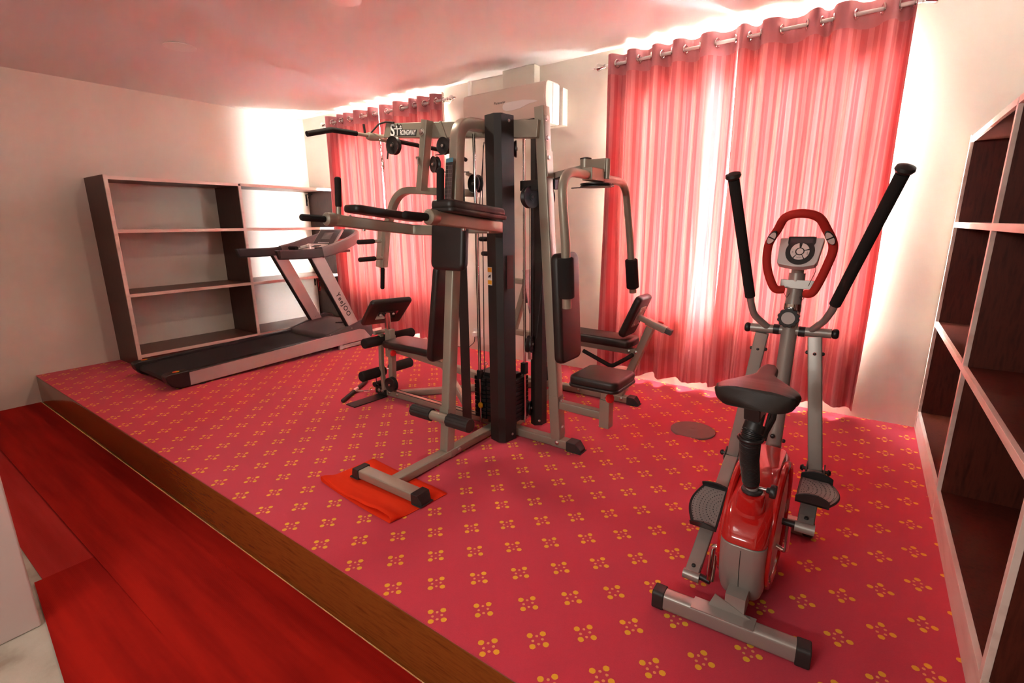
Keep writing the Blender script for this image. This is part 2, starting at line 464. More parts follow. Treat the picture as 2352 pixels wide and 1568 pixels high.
# red felt runners on the lower floor
def runner(x0, x1, y0, y1, z, name, label, skew=(0, 0), m='runner'):
    sx, sy = skew
    mb = MB().prism([(x0, y0), (x1, y0 + sy), (x1 + sx, y1 + sy), (x0 + sx, y1)], (0, 0, z - .0035), (1, 0, 0), (0, 1, 0), (0, 0, .0035))
    return tag(part(name, mb, M[m]), label, 'runner')
runner(XL + .005, 6.1, -.550, -.062, ZF + .013, 'floor_runner', 'long red felt runner on the lower floor along the brown riser')
runner(XL + .005, 1.972, -.775, -.50, ZF + .0036, 'floor_runner', 'faded narrow red felt strip by the left wall, left of the long runner', skew=(0, .015), m='runner2')
runner(1.945, 2.885, -.792, -.43, ZF + .0080, 'floor_runner', 'square red felt piece in front of the pinkish partition end, overlapping the strip behind it', skew=(0, -.085))
runner(2.845, 5.9, -.86, -.50, ZF + .0122, 'floor_runner', 'red felt strip at the very bottom of the picture beside the long runner', skew=(0, -.04))

# ------------------------------------------------------------------ bookshelves
def bookshelf(x_wall, sgn, y0, bays, label, back=False, loc=None, depth=.60, mats=('veneerg', 'veneerh')):
    """sgn +1: opens towards +X"""
    xf = x_wall + sgn * depth; t = .026
    r = thing('bookshelf', label, 'shelf', (x_wall + sgn * depth / 2, y0 + bays * .64, 0))
    vm, hm = M[mats[0]], M[mats[1]]
    ys = [y0 + 1.278 * k for k in range(bays + 1)]
    def bx(xa, xb, *a): return MB().box(min(xa, xb), max(xa, xb), *a)
    lip = .018
    for k, y in enumerate(ys):
        p = part('side_panel' if k in (0, bays) else 'divider', bx(x_wall + sgn * .002, xf - sgn * lip, y - t / 2, y + t / 2, .007, 1.965 if k in (0, bays) else 1.925), vm, r, .001)
        part('edge_lipping', bx(xf - sgn * lip, xf, y - t / 2 - .003, y + t / 2 + .003, .007, 1.965 if k in (0, bays) else 1.925), M['edge'], p, .0015, label='pale pink wooden lipping')
    for k in range(bays):
        ya, yb = ys[k] + t / 2 + .0005, ys[k + 1] - t / 2 - .0005
        for z, nm in ((1.425, 'shelf_board'), (.775, 'shelf_board'), (.128, 'bottom_board'), (1.940, 'top_board')):
            p = part(nm, bx(x_wall + sgn * .002, xf - sgn * lip, ya, yb, z - .012, z + .012), hm, r, .001)
            part('edge_lipping', bx(xf - sgn * lip, xf, ya, yb, z - .019, z + .0135), M['edge'], p, .0015, label='pale pink wooden lipping')
    part('plinth', bx(xf - sgn * .05, xf - sgn * .022, ys[0] + t / 2, ys[-1] - t / 2, .007, .115), M['edge'] if back else hm, r, .001)
    if back:
        part('back_panel', bx(x_wall + sgn * .002, x_wall + sgn * .012, ys[0], ys[-1], .02, 1.95), vm, r)
    return r
bookshelf(XL, 1, .672, 2, 'open wooden bookshelf with pale pink edges behind the treadmill against the left wall')
b2 = bookshelf(XR - .03, -1, .655, 2, 'tall dark mahogany bookshelf with pale edges at the right side of the room', back=True, mats=('veneer', 'veneer'))
# front board of the right shelf, full height plinth resting on the platform
part('plinth', MB().box(5.593, 5.612, -.02, YW - .01, .001, .118), M['edge'], b2, .002, label='long pale wooden plinth board')
for yy in (-.62,):
    p = part('side_panel', MB().box(5.612, XR - .03, yy - .013, yy + .013, ZF + .02, 1.965), M['veneer'], b2, .001)
    part('edge_lipping', MB().box(5.593, 5.612, yy - .016, yy + .016, ZF + .02, 1.965), M['edge'], p, .0015)
for z in (1.94, 1.425, .775, .128):
    p = part('shelf_board', MB().box(5.612, XR - .03, -.606, .641, z - .012, z + .012), M['veneer'], b2, .001)
    part('edge_lipping', MB().box(5.593, 5.612, -.606, .641, z - .019, z + .0135), M['edge'], p, .0015)
# small shelf brackets
for z in (1.90, .745):
    mb = MB(); y = 3.20
    mb.box(XL + .001, XL + .008, y - .030, y - .012, z - .16, z); mb.box(XL + .001, XL + .15, y - .030, y - .012, z - .008, z)
    mb.sweep([(XL + .005, y - .021, z - .13), (XL + .05, y - .021, z - .05), (XL + .12, y - .021, z - .006)], rrect(.008, .004, .001), (0, 1, 0))
    tag(part('shelf_bracket', mb, M['black']), 'small black metal bracket under the %s board of the bookshelf by the curtain' % ('top' if z > 1 else 'lower'), 'bracket')

# ------------------------------------------------------------------ curtains
def curtain(x0, x1, folds, z0, seed, label, splay=0, phase=0, dy=0):
    rnd = random.Random(seed); zt = 2.845; nu = folds * 26; nv = 40
    amp0 = .056; ph = [rnd.uniform(-.35, .35) for _ in range(folds + 2)]; am = [rnd.uniform(.65, 1.25) for _ in range(folds + 2)]
    wd = [rnd.uniform(.55, 1.45) for _ in range(folds)]; tot = sum(wd); cum = [0]
    for w in wd: cum.append(cum[-1] + w / tot)
    def fold(u):
        for k in range(folds):
            if u <= cum[k + 1] + 1e-9:
                return k, (u - cum[k]) / (cum[k + 1] - cum[k])
        return folds - 1, 1
    def fn(u, v):
        k, f = fold(u); z = zt + (z0 - zt) * v
        a = amp0 * (am[k] * (1 - f) + am[k + 1] * f) * (1 + .25 * v)
        s = math.sin(2 * PI * (f + phase))
        s = math.copysign(abs(s) ** .65, s)
        fine = .006 * math.sin(u * 90 + 3 * math.sin(v * 3 + seed)) * min(1, v * 5) + .004 * math.sin(u * 151 + v * 4)
        y = 3.163 + dy * min(1, v * 6) - s * a + fine * (.4 + v)
        x = x0 + (x1 - x0) * u + splay * v * (u if splay > 0 else (u - 1)) * 1.0 + .012 * math.sin(v * 5 + u * 30) * v
        if v > .97: z += .014 * math.sin(u * 25 + seed)
        if y > YW - .012: y = YW - .012
        return (x, y, z)
    root = thing('curtain', label, 'curtain', ((x0 + x1) / 2, 3.163, z0), 'red eyelet curtains')
    for nm, va, vb, mt, rows in (('heading', 0, .058, M['hem'], 4), ('cloth', .058, 1, M['curtain'], nv)):
        mb = MB(); mb.grid(nu, rows, lambda u, v: fn(u, va + (vb - va) * v))
        o = part(nm, mb, mt, root, smooth=180)
        uvl = o.data.uv_layers.new(name='UVMap')
        # arc-length-like u from the fold index
        W = (x1 - x0) * 1.7
        if sum(p.normal.y for p in o.data.polygons) > 0: o.data.flip_normals()
        L = [0]
        for i in range(nu):
            p = V(fn(i / nu, .1)); q = V(fn((i + 1) / nu, .1)); L.append(L[-1] + (q - p).length)
        inv = {}
        for li, lp in enumerate(o.data.loops):
            co = o.data.vertices[lp.vertex_index].co
            i = lp.vertex_index % (nu + 1)
            uvl.data[li].uv = (L[i] + seed * .37, co.z)
    # eyelet rings sit where the cloth crosses the rod
    for k in range(folds):
        for f in (.0 - phase, .5 - phase):
            f = f % 1.0
            u = cum[k] + (cum[k + 1] - cum[k]) * f
            if u < .012 or u > .99: continue
            p = V(fn(u, .026)); q = V(fn(min(1, u + .002), .026)); t = (q - p).normalized()
            n = t.cross(V((0, 0, 1)))
            p = V((p.x, 3.163, 2.769)); R = 0.030
            pts = [p + t * (R * math.cos(a)) + V((0, 0, R * math.sin(a))) for a in [2 * PI * i / 24 for i in range(24)]]
            part('eyelet_ring', MB().tube(pts, .0065, 8, closed=True), M['chrome'], root)
    return root
curtain(-.86, .196, 5, .085, 3, 'red striped eyelet curtain, left half at the small window behind the treadmill', phase=.1, splay=.0, dy=.0)
curtain(.199, 1.225, 5, .080, 5, 'red striped eyelet curtain behind the press arm, right half at the farther window', phase=.1)
curtain(3.155, 4.194, 5, .082, 8, 'red striped eyelet curtain, left half of the big window behind the rear bench', phase=.12, dy=0)
curtain(4.197, 5.215, 5, .092, 12, 'red striped eyelet curtain behind the elliptical trainer, rightmost curtain', phase=.12, dy=0)
def rod(x0, x1, z, label):
    r = thing('curtain_rod', label, 'curtain rod', ((x0 + x1) / 2, 3.163, z))
    part('pole', MB().cyl((x0, 3.163, z), (x1, 3.163, z), .0125), M['whiteplastic'], r)
    for x, s in ((x0, -1), (x1, 1)):
        part('finial', MB().lathe([(.0125, 0), (.016, .004), (.018, .01), (.013, .018), (.024, .045), (.032, .066), (.030, .076), (.015, .084), (.011, .092), (.012, .105), (.006, .125), (.001, .135)], (x, 3.163, z), (s, 0, 0)), M['chrome'], r)
        part('wall_bracket', MB().box(x - s * .05 - .006, x - s * .05 + .006, 3.163, YW - .001, z - .012, z + .0).cyl((x - s * .05, 3.241, z - .006), (x - s * .05, YW - .001, z - .006), .022), M['whiteplastic'], r)
rod(-.915, 1.262, 2.769, 'white curtain rod with silver finials above the farther window')
rod(3.118, 5.235, 2.769, 'white curtain rod with silver finials above the window behind the elliptical trainer')

# ------------------------------------------------------------------ air conditioner
ac = thing('air_conditioner', 'wall-mounted split air conditioner on the pilaster between the two windows', 'air conditioner', (2.18, 3.0, 2.36))
profile = [(3.148, 2.345), (3.0, 2.345), (2.955, 2.40), (2.932, 2.47), (2.922, 2.56), (2.928, 2.64), (2.94, 2.675), (2.965, 2.695), (3.05, 2.70), (3.148, 2.70)]
part('body', MB().prism([(a - 3, b - 2.5) for a, b in profile], (1.705, 3, 2.5), (0, 1, 0), (0, 0, 1), (.955, 0, 0)), M['acwhite'], ac, .006)
part('front_panel', MB().prism([(2.951 - 3, -.095), (2.928 - 3, -.03), (2.917 - 3, .06), (2.921 - 3, .14), (2.936 - 3, .182), (2.944 - 3, .178), (2.930 - 3, .14), (2.926 - 3, .06), (2.937 - 3, -.03), (2.96 - 3, -.095)], (1.700, 3, 2.5), (0, 1, 0), (0, 0, 1), (.945, 0, 0)), M['acwhite'], ac, .001)
part('outlet_slot', MB().obox((2.17, 2.969, 2.378), (1, 0, 0), (0, .63, -.77), (0, .77, .63), .40, .022, .004), M['dark'], ac)
part('louver', MB().obox((2.17, 2.962, 2.370), (1, 0, 0), (0, .75, -.66), (0, .66, .75), .39, .016, .002), M['acwhite'], ac)
dsp = [(-.20, 0), (-.195, .02), (-.17, .038), (.03, .038), (.16, .02), (.20, .005), (.1, -.002), (0, -.028), (-.1, -.036), (-.16, -.034), (-.19, -.02)]
part('display_window', MB().prism(dsp, (2.385, 2.924, 2.520), (1, 0, 0), (0, -.12, 1), (0, -.006, 0)), mat('pale_display_panel', (.80, .80, .78), .15), ac, .001)
part('logo', text_mb('Panasonic', .034, (2.155, 2.9165, 2.567), (1, 0, 0), (0, 0, 1)), M['ink'], ac, label='small black lettering')
part('mount_block', MB().box(2.50, 2.70, 3.16, YW - .001, 2.345, 2.665), M['acwhite'], ac, .004)
part('end_seam', MB().box(2.6605, 2.668, 3.04, 3.148, 2.35, 2.685), M['whiteplastic'], ac, .002)
tk = MB().box(1.508, 1.545, YW - .026, YW - .001, 2.5, ZC - .001)
tag(part('cable_trunking', tk, M['whiteplastic'], None, .002), 'thin white cable trunking running up the wall beside the pilaster', 'trunking')

# socket with plug
so = thing('wall_socket', 'white wall socket with a plug low on the window wall behind the gym tower', 'socket', (1.545, YW, .21))
part('faceplate', MB().box(1.480, 1.620, YW - .012, YW - .001, .165, .262), M['whiteplastic'], so, .003)
pl = part('plug', MB().box(1.492, 1.545, YW - .055, YW - .0125, .170, .225), M['whiteplastic'], so, .008)
part('cord', MB().tube(fillet([(1.515, YW - .035, .170), (1.51, YW - .04, .10), (1.43, YW - .05, .03), (1.2, YW - .06, .012), (.6, 3.05, .012), (.2, 2.98, .012)], .05), .004, 8), M['ink'], so)

# ceiling lights
def downlight(x, y, on, label):
    r = thing('downlight', label, 'ceiling light', (x, y, ZC))
    part('trim_ring', MB().lathe([(.085, 0), (.118, 0), (.120, .004), (.108, .010), (.095, .012), (.086, .010)], (x, y, ZC - .012), (0, 0, 1)) , M['whiteplastic'], r)
    part('diffuser', MB().lathe([(.0, 0), (.088, 0), (.090, .004)], (x, y, ZC - .009), (0, 0, 1)), on, r)
lit = mat('lit_diffuser', (.9, .85, .7), .4, emit=(1, .86, .55), estr=9)
unlit = mat('unlit_diffuser', (.36, .29, .22), .5)
downlight(.312, .975, unlit, 'round recessed downlight, unlit, on the ceiling above the treadmill')
downlight(2.14, 1.232, lit, 'round recessed downlight, lit, at the top edge of the picture')
# ------------------------------------------------------------------ multi-station home gym
G = thing('home_gym', 'large silver and black multi-station weight machine standing in the middle of the carpet', 'weight machine', (3.15, 1.5, 0))
Sv, Bk, Vy, Fo = M['silver'], M['black'], M['vinyl'], M['foam']
def gp(name, mb, m=Sv, bevel=0, label=None, parent=None, **k): return part(name, mb, m, parent or G, bevel, label, **k)
def bolt(c, ax, r=.011, h=.010, parent=None, name='bolt', m=None):
    c = V(c); ax = V(ax).normalized()
    return gp(name, MB().lathe([(r * 1.35, 0), (r * 1.35, .002), (r, .003), (r, h * .8), (r * .7, h), (0, h)], c, ax, 12), m or M['steel'], parent=parent)
def pulley(c, ax, r=.055, wdt=.030, parent=None):
    c = V(c); ax = V(ax).normalized(); h = wdt / 2
    prof = [(0, -h), (r * .3, -h), (r * .32, -h * .8), (r * .9, -h * .8), (r, -h), (r, -h * .7), (r * .84, 0), (r, h * .7), (r, h), (r * .9, h * .8), (r * .32, h * .8), (r * .3, h), (0, h)]
    p = gp('pulley', MB().lathe(prof, c, ax, 32), M['plastic'], parent=parent)
    part('axle_bolt', MB().lathe([(.010, -h - .007), (.010, h + .007), (0, h + .008)], c, ax, 12).lathe([(0, -h - .008), (.010, -h - .007)], c, ax, 12), M['steel'], p)
    return p
def cable(pts, r=.003, parent=None): return gp('cable', MB().tube(pts, r, 8), M['ink'], parent=parent)
Z1 = .008
RT = rrect(.070, .055, .008)
# --- base frame
gp('foot_bar', MB().sweep([(2.895, .515, Z1 + .037), (3.375, .515, Z1 + .037)], rrect(.078, .052, .008), (0, 0, 1)))
def endcap(x, y, z, ax, w, h, l=.055, zb=Z1 - .001, parent=None):
    """tapered rubber cap on a tube end"""
    ax = V(ax).normalized(); sd = V((0, 0, 1)).cross(ax); mb = MB()
    c = V((x, y, 0)); vs = []
    for (t, ww, z0, z1) in ((-.02, w / 2 + .006, zb, z + h / 2 + .006), (l * .55, w / 2 + .006, zb, z + h / 2 + .005), (l, w / 2 - .004, zb, z - .010)):
        for s in (-1, 1):
            for zz in (z0, z1):
                p = c + ax * t + sd * s * ww; vs.append((p.x, p.y, zz))
    fs = [(0, 1, 3, 2), (8, 10, 11, 9)]
    for k in (0, 4): fs += [(k, k + 4, k + 5, k + 1), (k + 2, k + 3, k + 7, k + 6), (k, k + 2, k + 6, k + 4), (k + 1, k + 5, k + 7, k + 3)]
    mb.add(vs, fs)
    p0 = c + ax * (-.012); p1 = c + ax * (l + .006)
    mb.obox((p0 + p1) / 2 + V((0, 0, zb + .003)), ax, sd, (0, 0, 1), (p1 - p0).length / 2, w / 2 + .010, .003)
    return gp('rubber_cap', mb, M['rubber'], .004, parent=parent)
endcap(2.895, .515, Z1 + .037, (-1, 0, 0), .078, .052, .05, .0145); endcap(3.375, .515, Z1 + .037, (1, 0, 0), .078, .052, .05, .0145)
gp('base_beam', MB().sweep([(3.140, .553, Z1 + .034), (3.140, 1.52, Z1 + .034)], rrect(.070, .050, .007), (0, 0, 1)))
gp('beam_joint', MB().sweep([(3.140, .985, Z1 + .034), (3.140, 1.02, Z1 + .034)], rrect(.074, .054, .006), (0, 0, 1)))
bolt((3.176, 1.06, .045), (1, 0, 0))
gp('base_beam', MB().sweep([(3.10, 1.535, Z1 + .031), (3.735, 1.535, Z1 + .031)], rrect(.066, .054, .007), (0, 0, 1)))
gp('beam_joint', MB().sweep([(3.605, 1.535, Z1 + .031), (3.735, 1.535, Z1 + .031)], rrect(.070, .058, .006), (0, 0, 1)))
endcap(3.735, 1.535, Z1 + .031, (1, 0, 0), .070, .054, .085)
bolt((3.645, 1.4995, .045), (0, -1, 0))
gp('base_beam', MB().sweep([(1.875, 1.575, Z1 + .031), (3.08, 1.575, Z1 + .031)], rrect(.060, .052, .007), (0, 0, 1)))
gp('beam_bracket', MB().box(1.795, 1.905, 1.535, 1.545, .010, .085).box(1.795, 1.905, 1.606, 1.616, .010, .085), M['black'], .002)
for x in (1.822, 1.866): bolt((x, 1.534, .050), (0, -1, 0), .012)
for x in (1.94, 2.04): bolt((x, 1.5445, .045), (0, -1, 0))
gp('foot_plate', MB().obox((1.86, 1.37, .012), (.05, 1, 0), (1, -.05, 0), (0, 0, 1), .165, .060, .0035), M['black'], .001, 'flat dark steel plate on the carpet')
# diagonal rear beam and the beam of the leg-press bench
gp('base_beam', MB().sweep([(2.02, 1.605, Z1 + .031), (2.86, 2.50, Z1 + .031)], rrect(.058, .052, .007), (0, 0, 1)))
gp('base_beam', MB().sweep([(3.22, 1.60, Z1 + .031), (3.05, 2.52, Z1 + .031)], rrect(.058, .052, .007), (0, 0, 1)))
gp('base_beam', MB().sweep([(2.50, 2.552, Z1 + .031), (3.725, 2.552, Z1 + .031)], rrect(.062, .054, .007), (0, 0, 1)))
endcap(3.725, 2.552, Z1 + .031, (1, 0, 0), .066, .054, .075)
bolt((3.655, 2.520, .045), (0, -1, 0)); bolt((3.26, 2.520, .045), (0, -1, 0))
pulley((2.96, 2.47, .155), (0, 1, 0), .062, .034)

# --- knee raise / dip tower (front upright, curved at the top)
up = fillet([(3.140, .985, .065), (3.135, 1.155, 1.62), (3.120, 1.215, 2.035), (3.115, 1.60, 2.055)], [.6, .13], 10)
gp('front_upright', MB().sweep(up, rrect(.072, .066, .010), (1, 0, 0)))
gp('post_collar', MB().sweep([(3.140, .997, .24), (3.140, 1.008, .345)], rrect(.078, .074, .006), (1, 0, 0)), Sv)
def face_label():
    # exercise chart glued on the front face, slightly below the bend
    mb = MB(); p0 = V((3.1365, 1.105, 1.455)); p1 = V((3.1350, 1.150, 1.800)); n = V((0, -1, .13)).normalized() * .0368
    mb.obox((p0 + p1) / 2 + n, (1, 0, 0), (p1 - p0), n, .0275, (p1 - p0).length / 2, .0006); o = gp('instruction_label', mb, mat('dark_chart_print', (.035, .025, .025), .5), label='dark exercise chart sticker')
    mb = MB(); d = (p1 - p0).normalized(); L = (p1 - p0).length; c0 = p0 + n * 1.03
    for k in range(15):
        q = c0 + d * (L * (.03 + .92 * k / 14)); mb.obox(q, (1, 0, 0), d, n, .0255, .0006, .0003)
    for k in range(6):
        q = c0 + d * (L * .49) + V(((-.005 + .006 * k), 0, 0)); mb.obox(q, (1, 0, 0), d, n, .0005, L * .46, .0003)
    part('chart_lines', mb, mat('chart_lines', (.32, .24, .22), .5), o)
    part('chart_title', MB().obox(p0 + d * (L + .012) + n, (1, 0, 0), d, n, .0275, .012, .0006), M['bluelabel'], o)
face_label()
gp('dip_crossbar', MB().sweep(fillet([(3.500, .60, 1.487), (3.500, 1.115, 1.437), (3.175, 1.125, 1.436)], [.05], 6), rrect(.050, .062, .008), (0, .1, 1)))
gp('dip_crossbar', MB().sweep(fillet([(2.785, .555, 1.487), (2.785, 1.135, 1.425), (3.10, 1.135, 1.420)], [.05], 6), rrect(.050, .062, .008), (0, .1, 1)))
for x, y0 in ((3.500, .600), (2.785, .555)):
    gp('grip_socket', MB().lathe([(.0, 0), (.034, 0), (.036, .004), (.036, .050), (.026, .060), (0, .060)], (x, y0 + .006, 1.488), (0, -1, .06), 18), Sv)
    gp('hand_grip', MB().rod((x, y0 - .045, 1.490), (x, y0 - .195, 1.500), .0175, 16, .014), Fo, label='black foam grip')
    gp('handle_stub', MB().cyl((x, y0 + .035, 1.505), (x, y0 + .040, 1.560), .0135), Sv)
    gp('hand_grip', MB().rod((x, y0 + .039, 1.552), (x - (.0 if x > 3 else 0), y0 + .050, 1.712), .0175, 16, .012), Fo, label='black foam grip')
a = V((0, .996, -.087))
gp('elbow_pad', pad((3.515, .835, 1.530), (1, 0, 0), a, (0, .087, .996), .072, .215, .024, .018, 3, corner=.03).merge(pad((3.515, .84, 1.506), (1, 0, 0), a, (0, .087, .996), .076, .220, .010, .006, 2, corner=.03)), Vy)
a = V((0, .994, -.105))
gp('elbow_pad', pad((2.775, .930, 1.523), (1, 0, 0), a, (0, .105, .994), .068, .262, .022, .016, 3, corner=.03), Vy)
bolt((2.735, .705, 1.505), (0, -1, 0), .009)
for x, y in ((3.50, .80), (3.50, 1.0), (2.785, .75)): bolt((x, y, 1.425 if y > .8 else 1.44), (0, 0, -1), .010, .016)
gp('back_pad', pad((3.148, 1.072, 1.335), (1, 0, 0), (0, .09, 1), (0, -1, .09), .132, .145, .030, .024, 4, corner=.045), Vy)
# foot-step bar with ribbed rubber sleeves
gp('step_bar', MB().cyl((2.915, .935, .300), (3.375, .935, .300), .030, 24), Sv)
def ribbed(x0, x1, y, z, r):
    prof = []; n = 36
    vs = []; rr = []
    for k in range(n):
        vs.append(2 * PI * k / n)
    P = [((r if k % 4 else r * .93) * math.cos(a), (r if k % 4 else r * .93) * math.sin(a)) for k, a in enumerate(vs)]
    mb = MB().prism(P, (x0, y, z), (0, 1, 0), (0, 0, 1), (x1 - x0, 0, 0)); return mb
gp('rubber_sleeve', ribbed(2.905, 3.072, .935, .300, .040), M['rubber'], .003, 'ribbed black rubber sleeve')
gp('rubber_sleeve', ribbed(3.212, 3.385, .935, .300, .042), M['rubber'], .003, 'ribbed black rubber sleeve')

# --- weight stack tower shrouds
def shroud(pts, z0, z1, t=.004):
    mb = MB(); n = len(pts)
    inner = []
    for i, p in enumerate(pts):
        a = V((*pts[max(i - 1, 0)], 0)); b = V((*pts[min(i + 1, n - 1)], 0)); d = (b - a).normalized(); nn = V((-d.y, d.x, 0))
        inner.append((p[0] + nn.x * t, p[1] + nn.y * t))
    poly = pts + inner[::-1]
    return mb.prism(poly, (0, 0, z0), (1, 0, 0), (0, 1, 0), (0, 0, z1 - z0))
gp('tower_shroud', shroud([(3.203, 1.360), (3.285, 1.340), (3.325, 1.362), (3.338, 1.470)], .012, 2.085).box(3.206, 3.332, 1.365, 1.468, 2.079, 2.084), Bk, 0, 'tall black folded-steel cover')
gp('tower_shroud', shroud([(2.925, 1.455), (2.935, 1.372), (3.025, 1.362)], .020, 2.03), Bk, 0, 'tall black folded-steel cover')
gp('tower_shroud', shroud([(3.293, 1.722), (3.337, 1.706), (3.376, 1.740), (3.380, 1.80)], .020, 1.99), Bk, 0, 'tall black folded-steel cover')
gp('rear_upright', MB().sweep([(3.02, 1.800, .03), (2.93, 1.800, 2.00)], rrect(.050, .050, .008), (0, 1, 0)), Sv)
for p, ax in (((3.334, 1.43, .055), (1, -.1, 0)), ((3.334, 1.425, 2.05), (1, -.1, 0)), ((3.362, 1.727, .055), (.65, -.75, 0))): bolt(p, ax, .007, .006)
# warning sticker with a pictogram
wl = gp('warning_label', MB().obox((3.226, 1.3515, 1.135), (.971, -.237, 0), (0, 0, 1), (-.237, -.971, 0), .022, .057, .0008), M['whiteplastic'], label='orange and white warning sticker')
part('orange_band', MB().obox((3.226, 1.3505, 1.175), (.971, -.237, 0), (0, 0, 1), (-.237, -.971, 0), .020, .014, .0008).obox((3.226, 1.3505, 1.096), (.971, -.237, 0), (0, 0, 1), (-.237, -.971, 0), .020, .013, .0008), M['orange'], wl)
hand = [(-.017, -.010), (-.013, -.004), (-.004, .004), (.004, .006), (.014, .009), (.015, .006), (.008, .003), (.015, .001), (.015, -.002), (.008, -.003), (.007, -.010), (.002, -.016), (-.001, -.010), (-.006, -.006), (-.012, -.014)]
part('hand_pictogram', MB().prism(hand, (3.226, 1.3502, 1.137), (.971, -.237, 0), (0, 0, 1), (-.0003, -.0012, 0)), M['ink'], wl)
gp('clear_sticker', MB().obox((3.3385, 1.418, 1.16), (.12, .99, 0), (0, 0, 1), (.99, -.12, 0), .030, .105, .0005), mat('clear_red_tinted_film', (.10, .03, .03), .12), label='glossy clear film sticker')
# stack
ST = [2.965, 3.285, 1.478, 1.700]
for k in range(10):
    z0 = .088 + .0315 * k
    gp('weight_plate', MB().box(ST[0], ST[1], ST[2], ST[3], z0, z0 + .0275).box(ST[0] + .05, ST[0] + .11, ST[2] - .012, ST[2] + .002, z0 + .001, z0 + .026), M['iron'], .003)
for k in range(10):
    z0 = .088 + .0315 * k
    gp('pin_hole', MB().cyl((ST[0] + .08, ST[2] - .0125, z0 + .0135), (ST[0] + .08, ST[2] - .0145, z0 + .0135), .0065, 12), M['dark'])
gp('top_plate', MB().box(ST[0] + .02, ST[1] - .03, ST[2] + .03, ST[3] - .04, .403, .428), M['iron'], .003)
gp('rod_sleeve', MB().box(3.015, 3.048, 1.445, 1.482, .39, .455), M['iron'], .004)
gp('rod_sleeve', MB().box(3.275, 3.315, 1.615, 1.655, .428, .51), M['iron'], .004)
gp('guide_rod', MB().cyl((3.032, 1.462, .06), (3.032, 1.462, 2.02), .0095, 16), M['chrome'])
gp('guide_rod', MB().cyl((3.298, 1.636, .06), (3.298, 1.636, 2.02), .0095, 16), M['chrome'])
for q in ((3.085, 1.52), (3.25, 1.68)): gp('stack_bumper', MB().cyl((*q, .062), (*q, .088), .028), M['rubber'])
sp = gp('selector_pin', MB().lathe([(.0, 0), (.017, .001), (.021, .006), (.021, .014), (.018, .020), (0, .022)], (3.045, 1.458, .197), (-.2, -1, 0), 20).cyl((3.045, 1.458, .2), (3.045, 1.50, .2), .004), M['orange'], label='yellow-orange weight selector pin')
coil = []
for k in range(260):
    t = k / 259; x = 3.030 + (3.105 - 3.030) * t; z = .212 + (.51 - .212) * t; a = t * 2 * PI * 40
    coil.append((x + .004 * math.cos(a), 1.440 + .004 * math.sin(a), z))
part('coiled_cord', MB().tube(coil, .0012, 5), M['ink'], sp)
part('cord_ring', MB().tube([(3.110 + .009 * math.cos(a), 1.440, .520 + .009 * math.sin(a)) for a in [2 * PI * i / 16 for i in range(16)]], .002, 6, closed=True), M['steel'], sp)
pulley((3.29, 1.70, .150), (1, .35, 0), .055, .034)
pulley((3.325, 1.665, .640), (1, .3, 0), .060, .036)
gp('pulley_bracket', MB().box(3.312, 3.336, 1.655, 1.675, .53, .60), M['steel'], .002)
pulley((3.31, 1.86, .60), (1, 0, 0), .055, .030)

# --- top boom, side post
bo = V((2.212, 1.500, 2.123)); bi = V((3.50, 1.500, 1.995)); bd = (bi - bo).normalized(); bu = V((0, 1, 0)).cross(bd) * -1
bu = V((0, -1, 0)).cross(bd); bu = bu if bu.z > 0 else -bu
boom = MB(); h = .050; wy = .030
poly = [(-.012, h), (1.30, h), (1.30, -h), (-.040, -h)]
boom.prism(poly, bo - V((0, wy, 0)), bd, bu, (0, 2 * wy, 0))
gp('top_boom', boom, Sv, .005)
gp('boom_sleeve', MB().prism([(.52, h + .004), (.535, h + .004), (.595, -h - .004), (.52, -h - .004)], bo - V((0, wy + .006, 0)), bd, bu, (0, 2 * wy + .012, 0)), Sv, .003)
LG = gp('logo_plate', MB(), Sv) if False else None
def logo():
    base = bo - V((0, wy + .0006, 0))
    def P(a, b): return base + bd * a + bu * b
    bg_ = MB()
    bg_.prism([(.038, -.037), (.105, -.037), (.112, -.046), (.122, -.037), (.300, -.037), (.308, .004), (.168, .004), (.158, .030), (.146, .044), (.138, .034), (.122, .036), (.110, .046), (.100, .030), (.088, .022), (.080, .030), (.068, .040), (.052, .036), (.044, .022), (.046, .006)], base, bd, bu, (0, -.0008, 0))
    o = gp('logo_plate', bg_, M['ink'], label='black plate with white lettering')
    uy = bu; f = V((0, -.0009, 0))
    part('logo_lettering', text_mb('S', .112, P(.062, -.003) + f, bd, uy, .0004, offset=.002).merge(text_mb('RONGWAY', .046, P(.221, -.017) + f, bd, uy, .0004, offset=.0012, fitw=.160)).merge(
        MB().obox(P(.116, .010) + f, bd, uy, (0, 1, 0), .042, .0035, .0006)).merge(MB().obox(P(.112, -.016) + f, bd, uy, (0, 1, 0), .0042, .028, .0006)), M['white'], o)
    fig = MB()
    for a in (.104, .146):
        fig.prism([(-.014, 0), (-.006, .006), (-.009, .012), (-.003, .012), (0, .022), (.003, .012), (.009, .014), (.005, .006), (.013, 0), (.004, .003), (0, .006), (-.004, .002)], P(a, .014) + f, bd, uy, (0, -.0006, 0))
    part('logo_figures', fig, M['white'], o)
logo()
gp('side_post', MB().sweep([(3.632, 1.535, .065), (3.494, 1.535, 2.120)], rrect(.068, .075, .009), (0, 1, 0)))
for z in (2.055, 1.945, 1.835): bolt((3.494 + (2.12 - z) / 2.055 * .138 + .034, 1.52, z), (1, 0, .07), .013, .014)
gp('post_plate', MB().obox((3.552, 1.535, 1.80), (.068, 0, -1), (0, 1, 0), (1, 0, .068), .075, .034, .004), Sv, .002)
gp('post_joint', MB().sweep([(3.613, 1.535, .36), (3.632, 1.535, .085)], rrect(.072, .080, .008), (0, 1, 0)))
bolt((3.662, 1.52, .335), (1, 0, 0), .012, .014); bolt((3.672, 1.52, .155), (1, 0, 0), .012, .014)

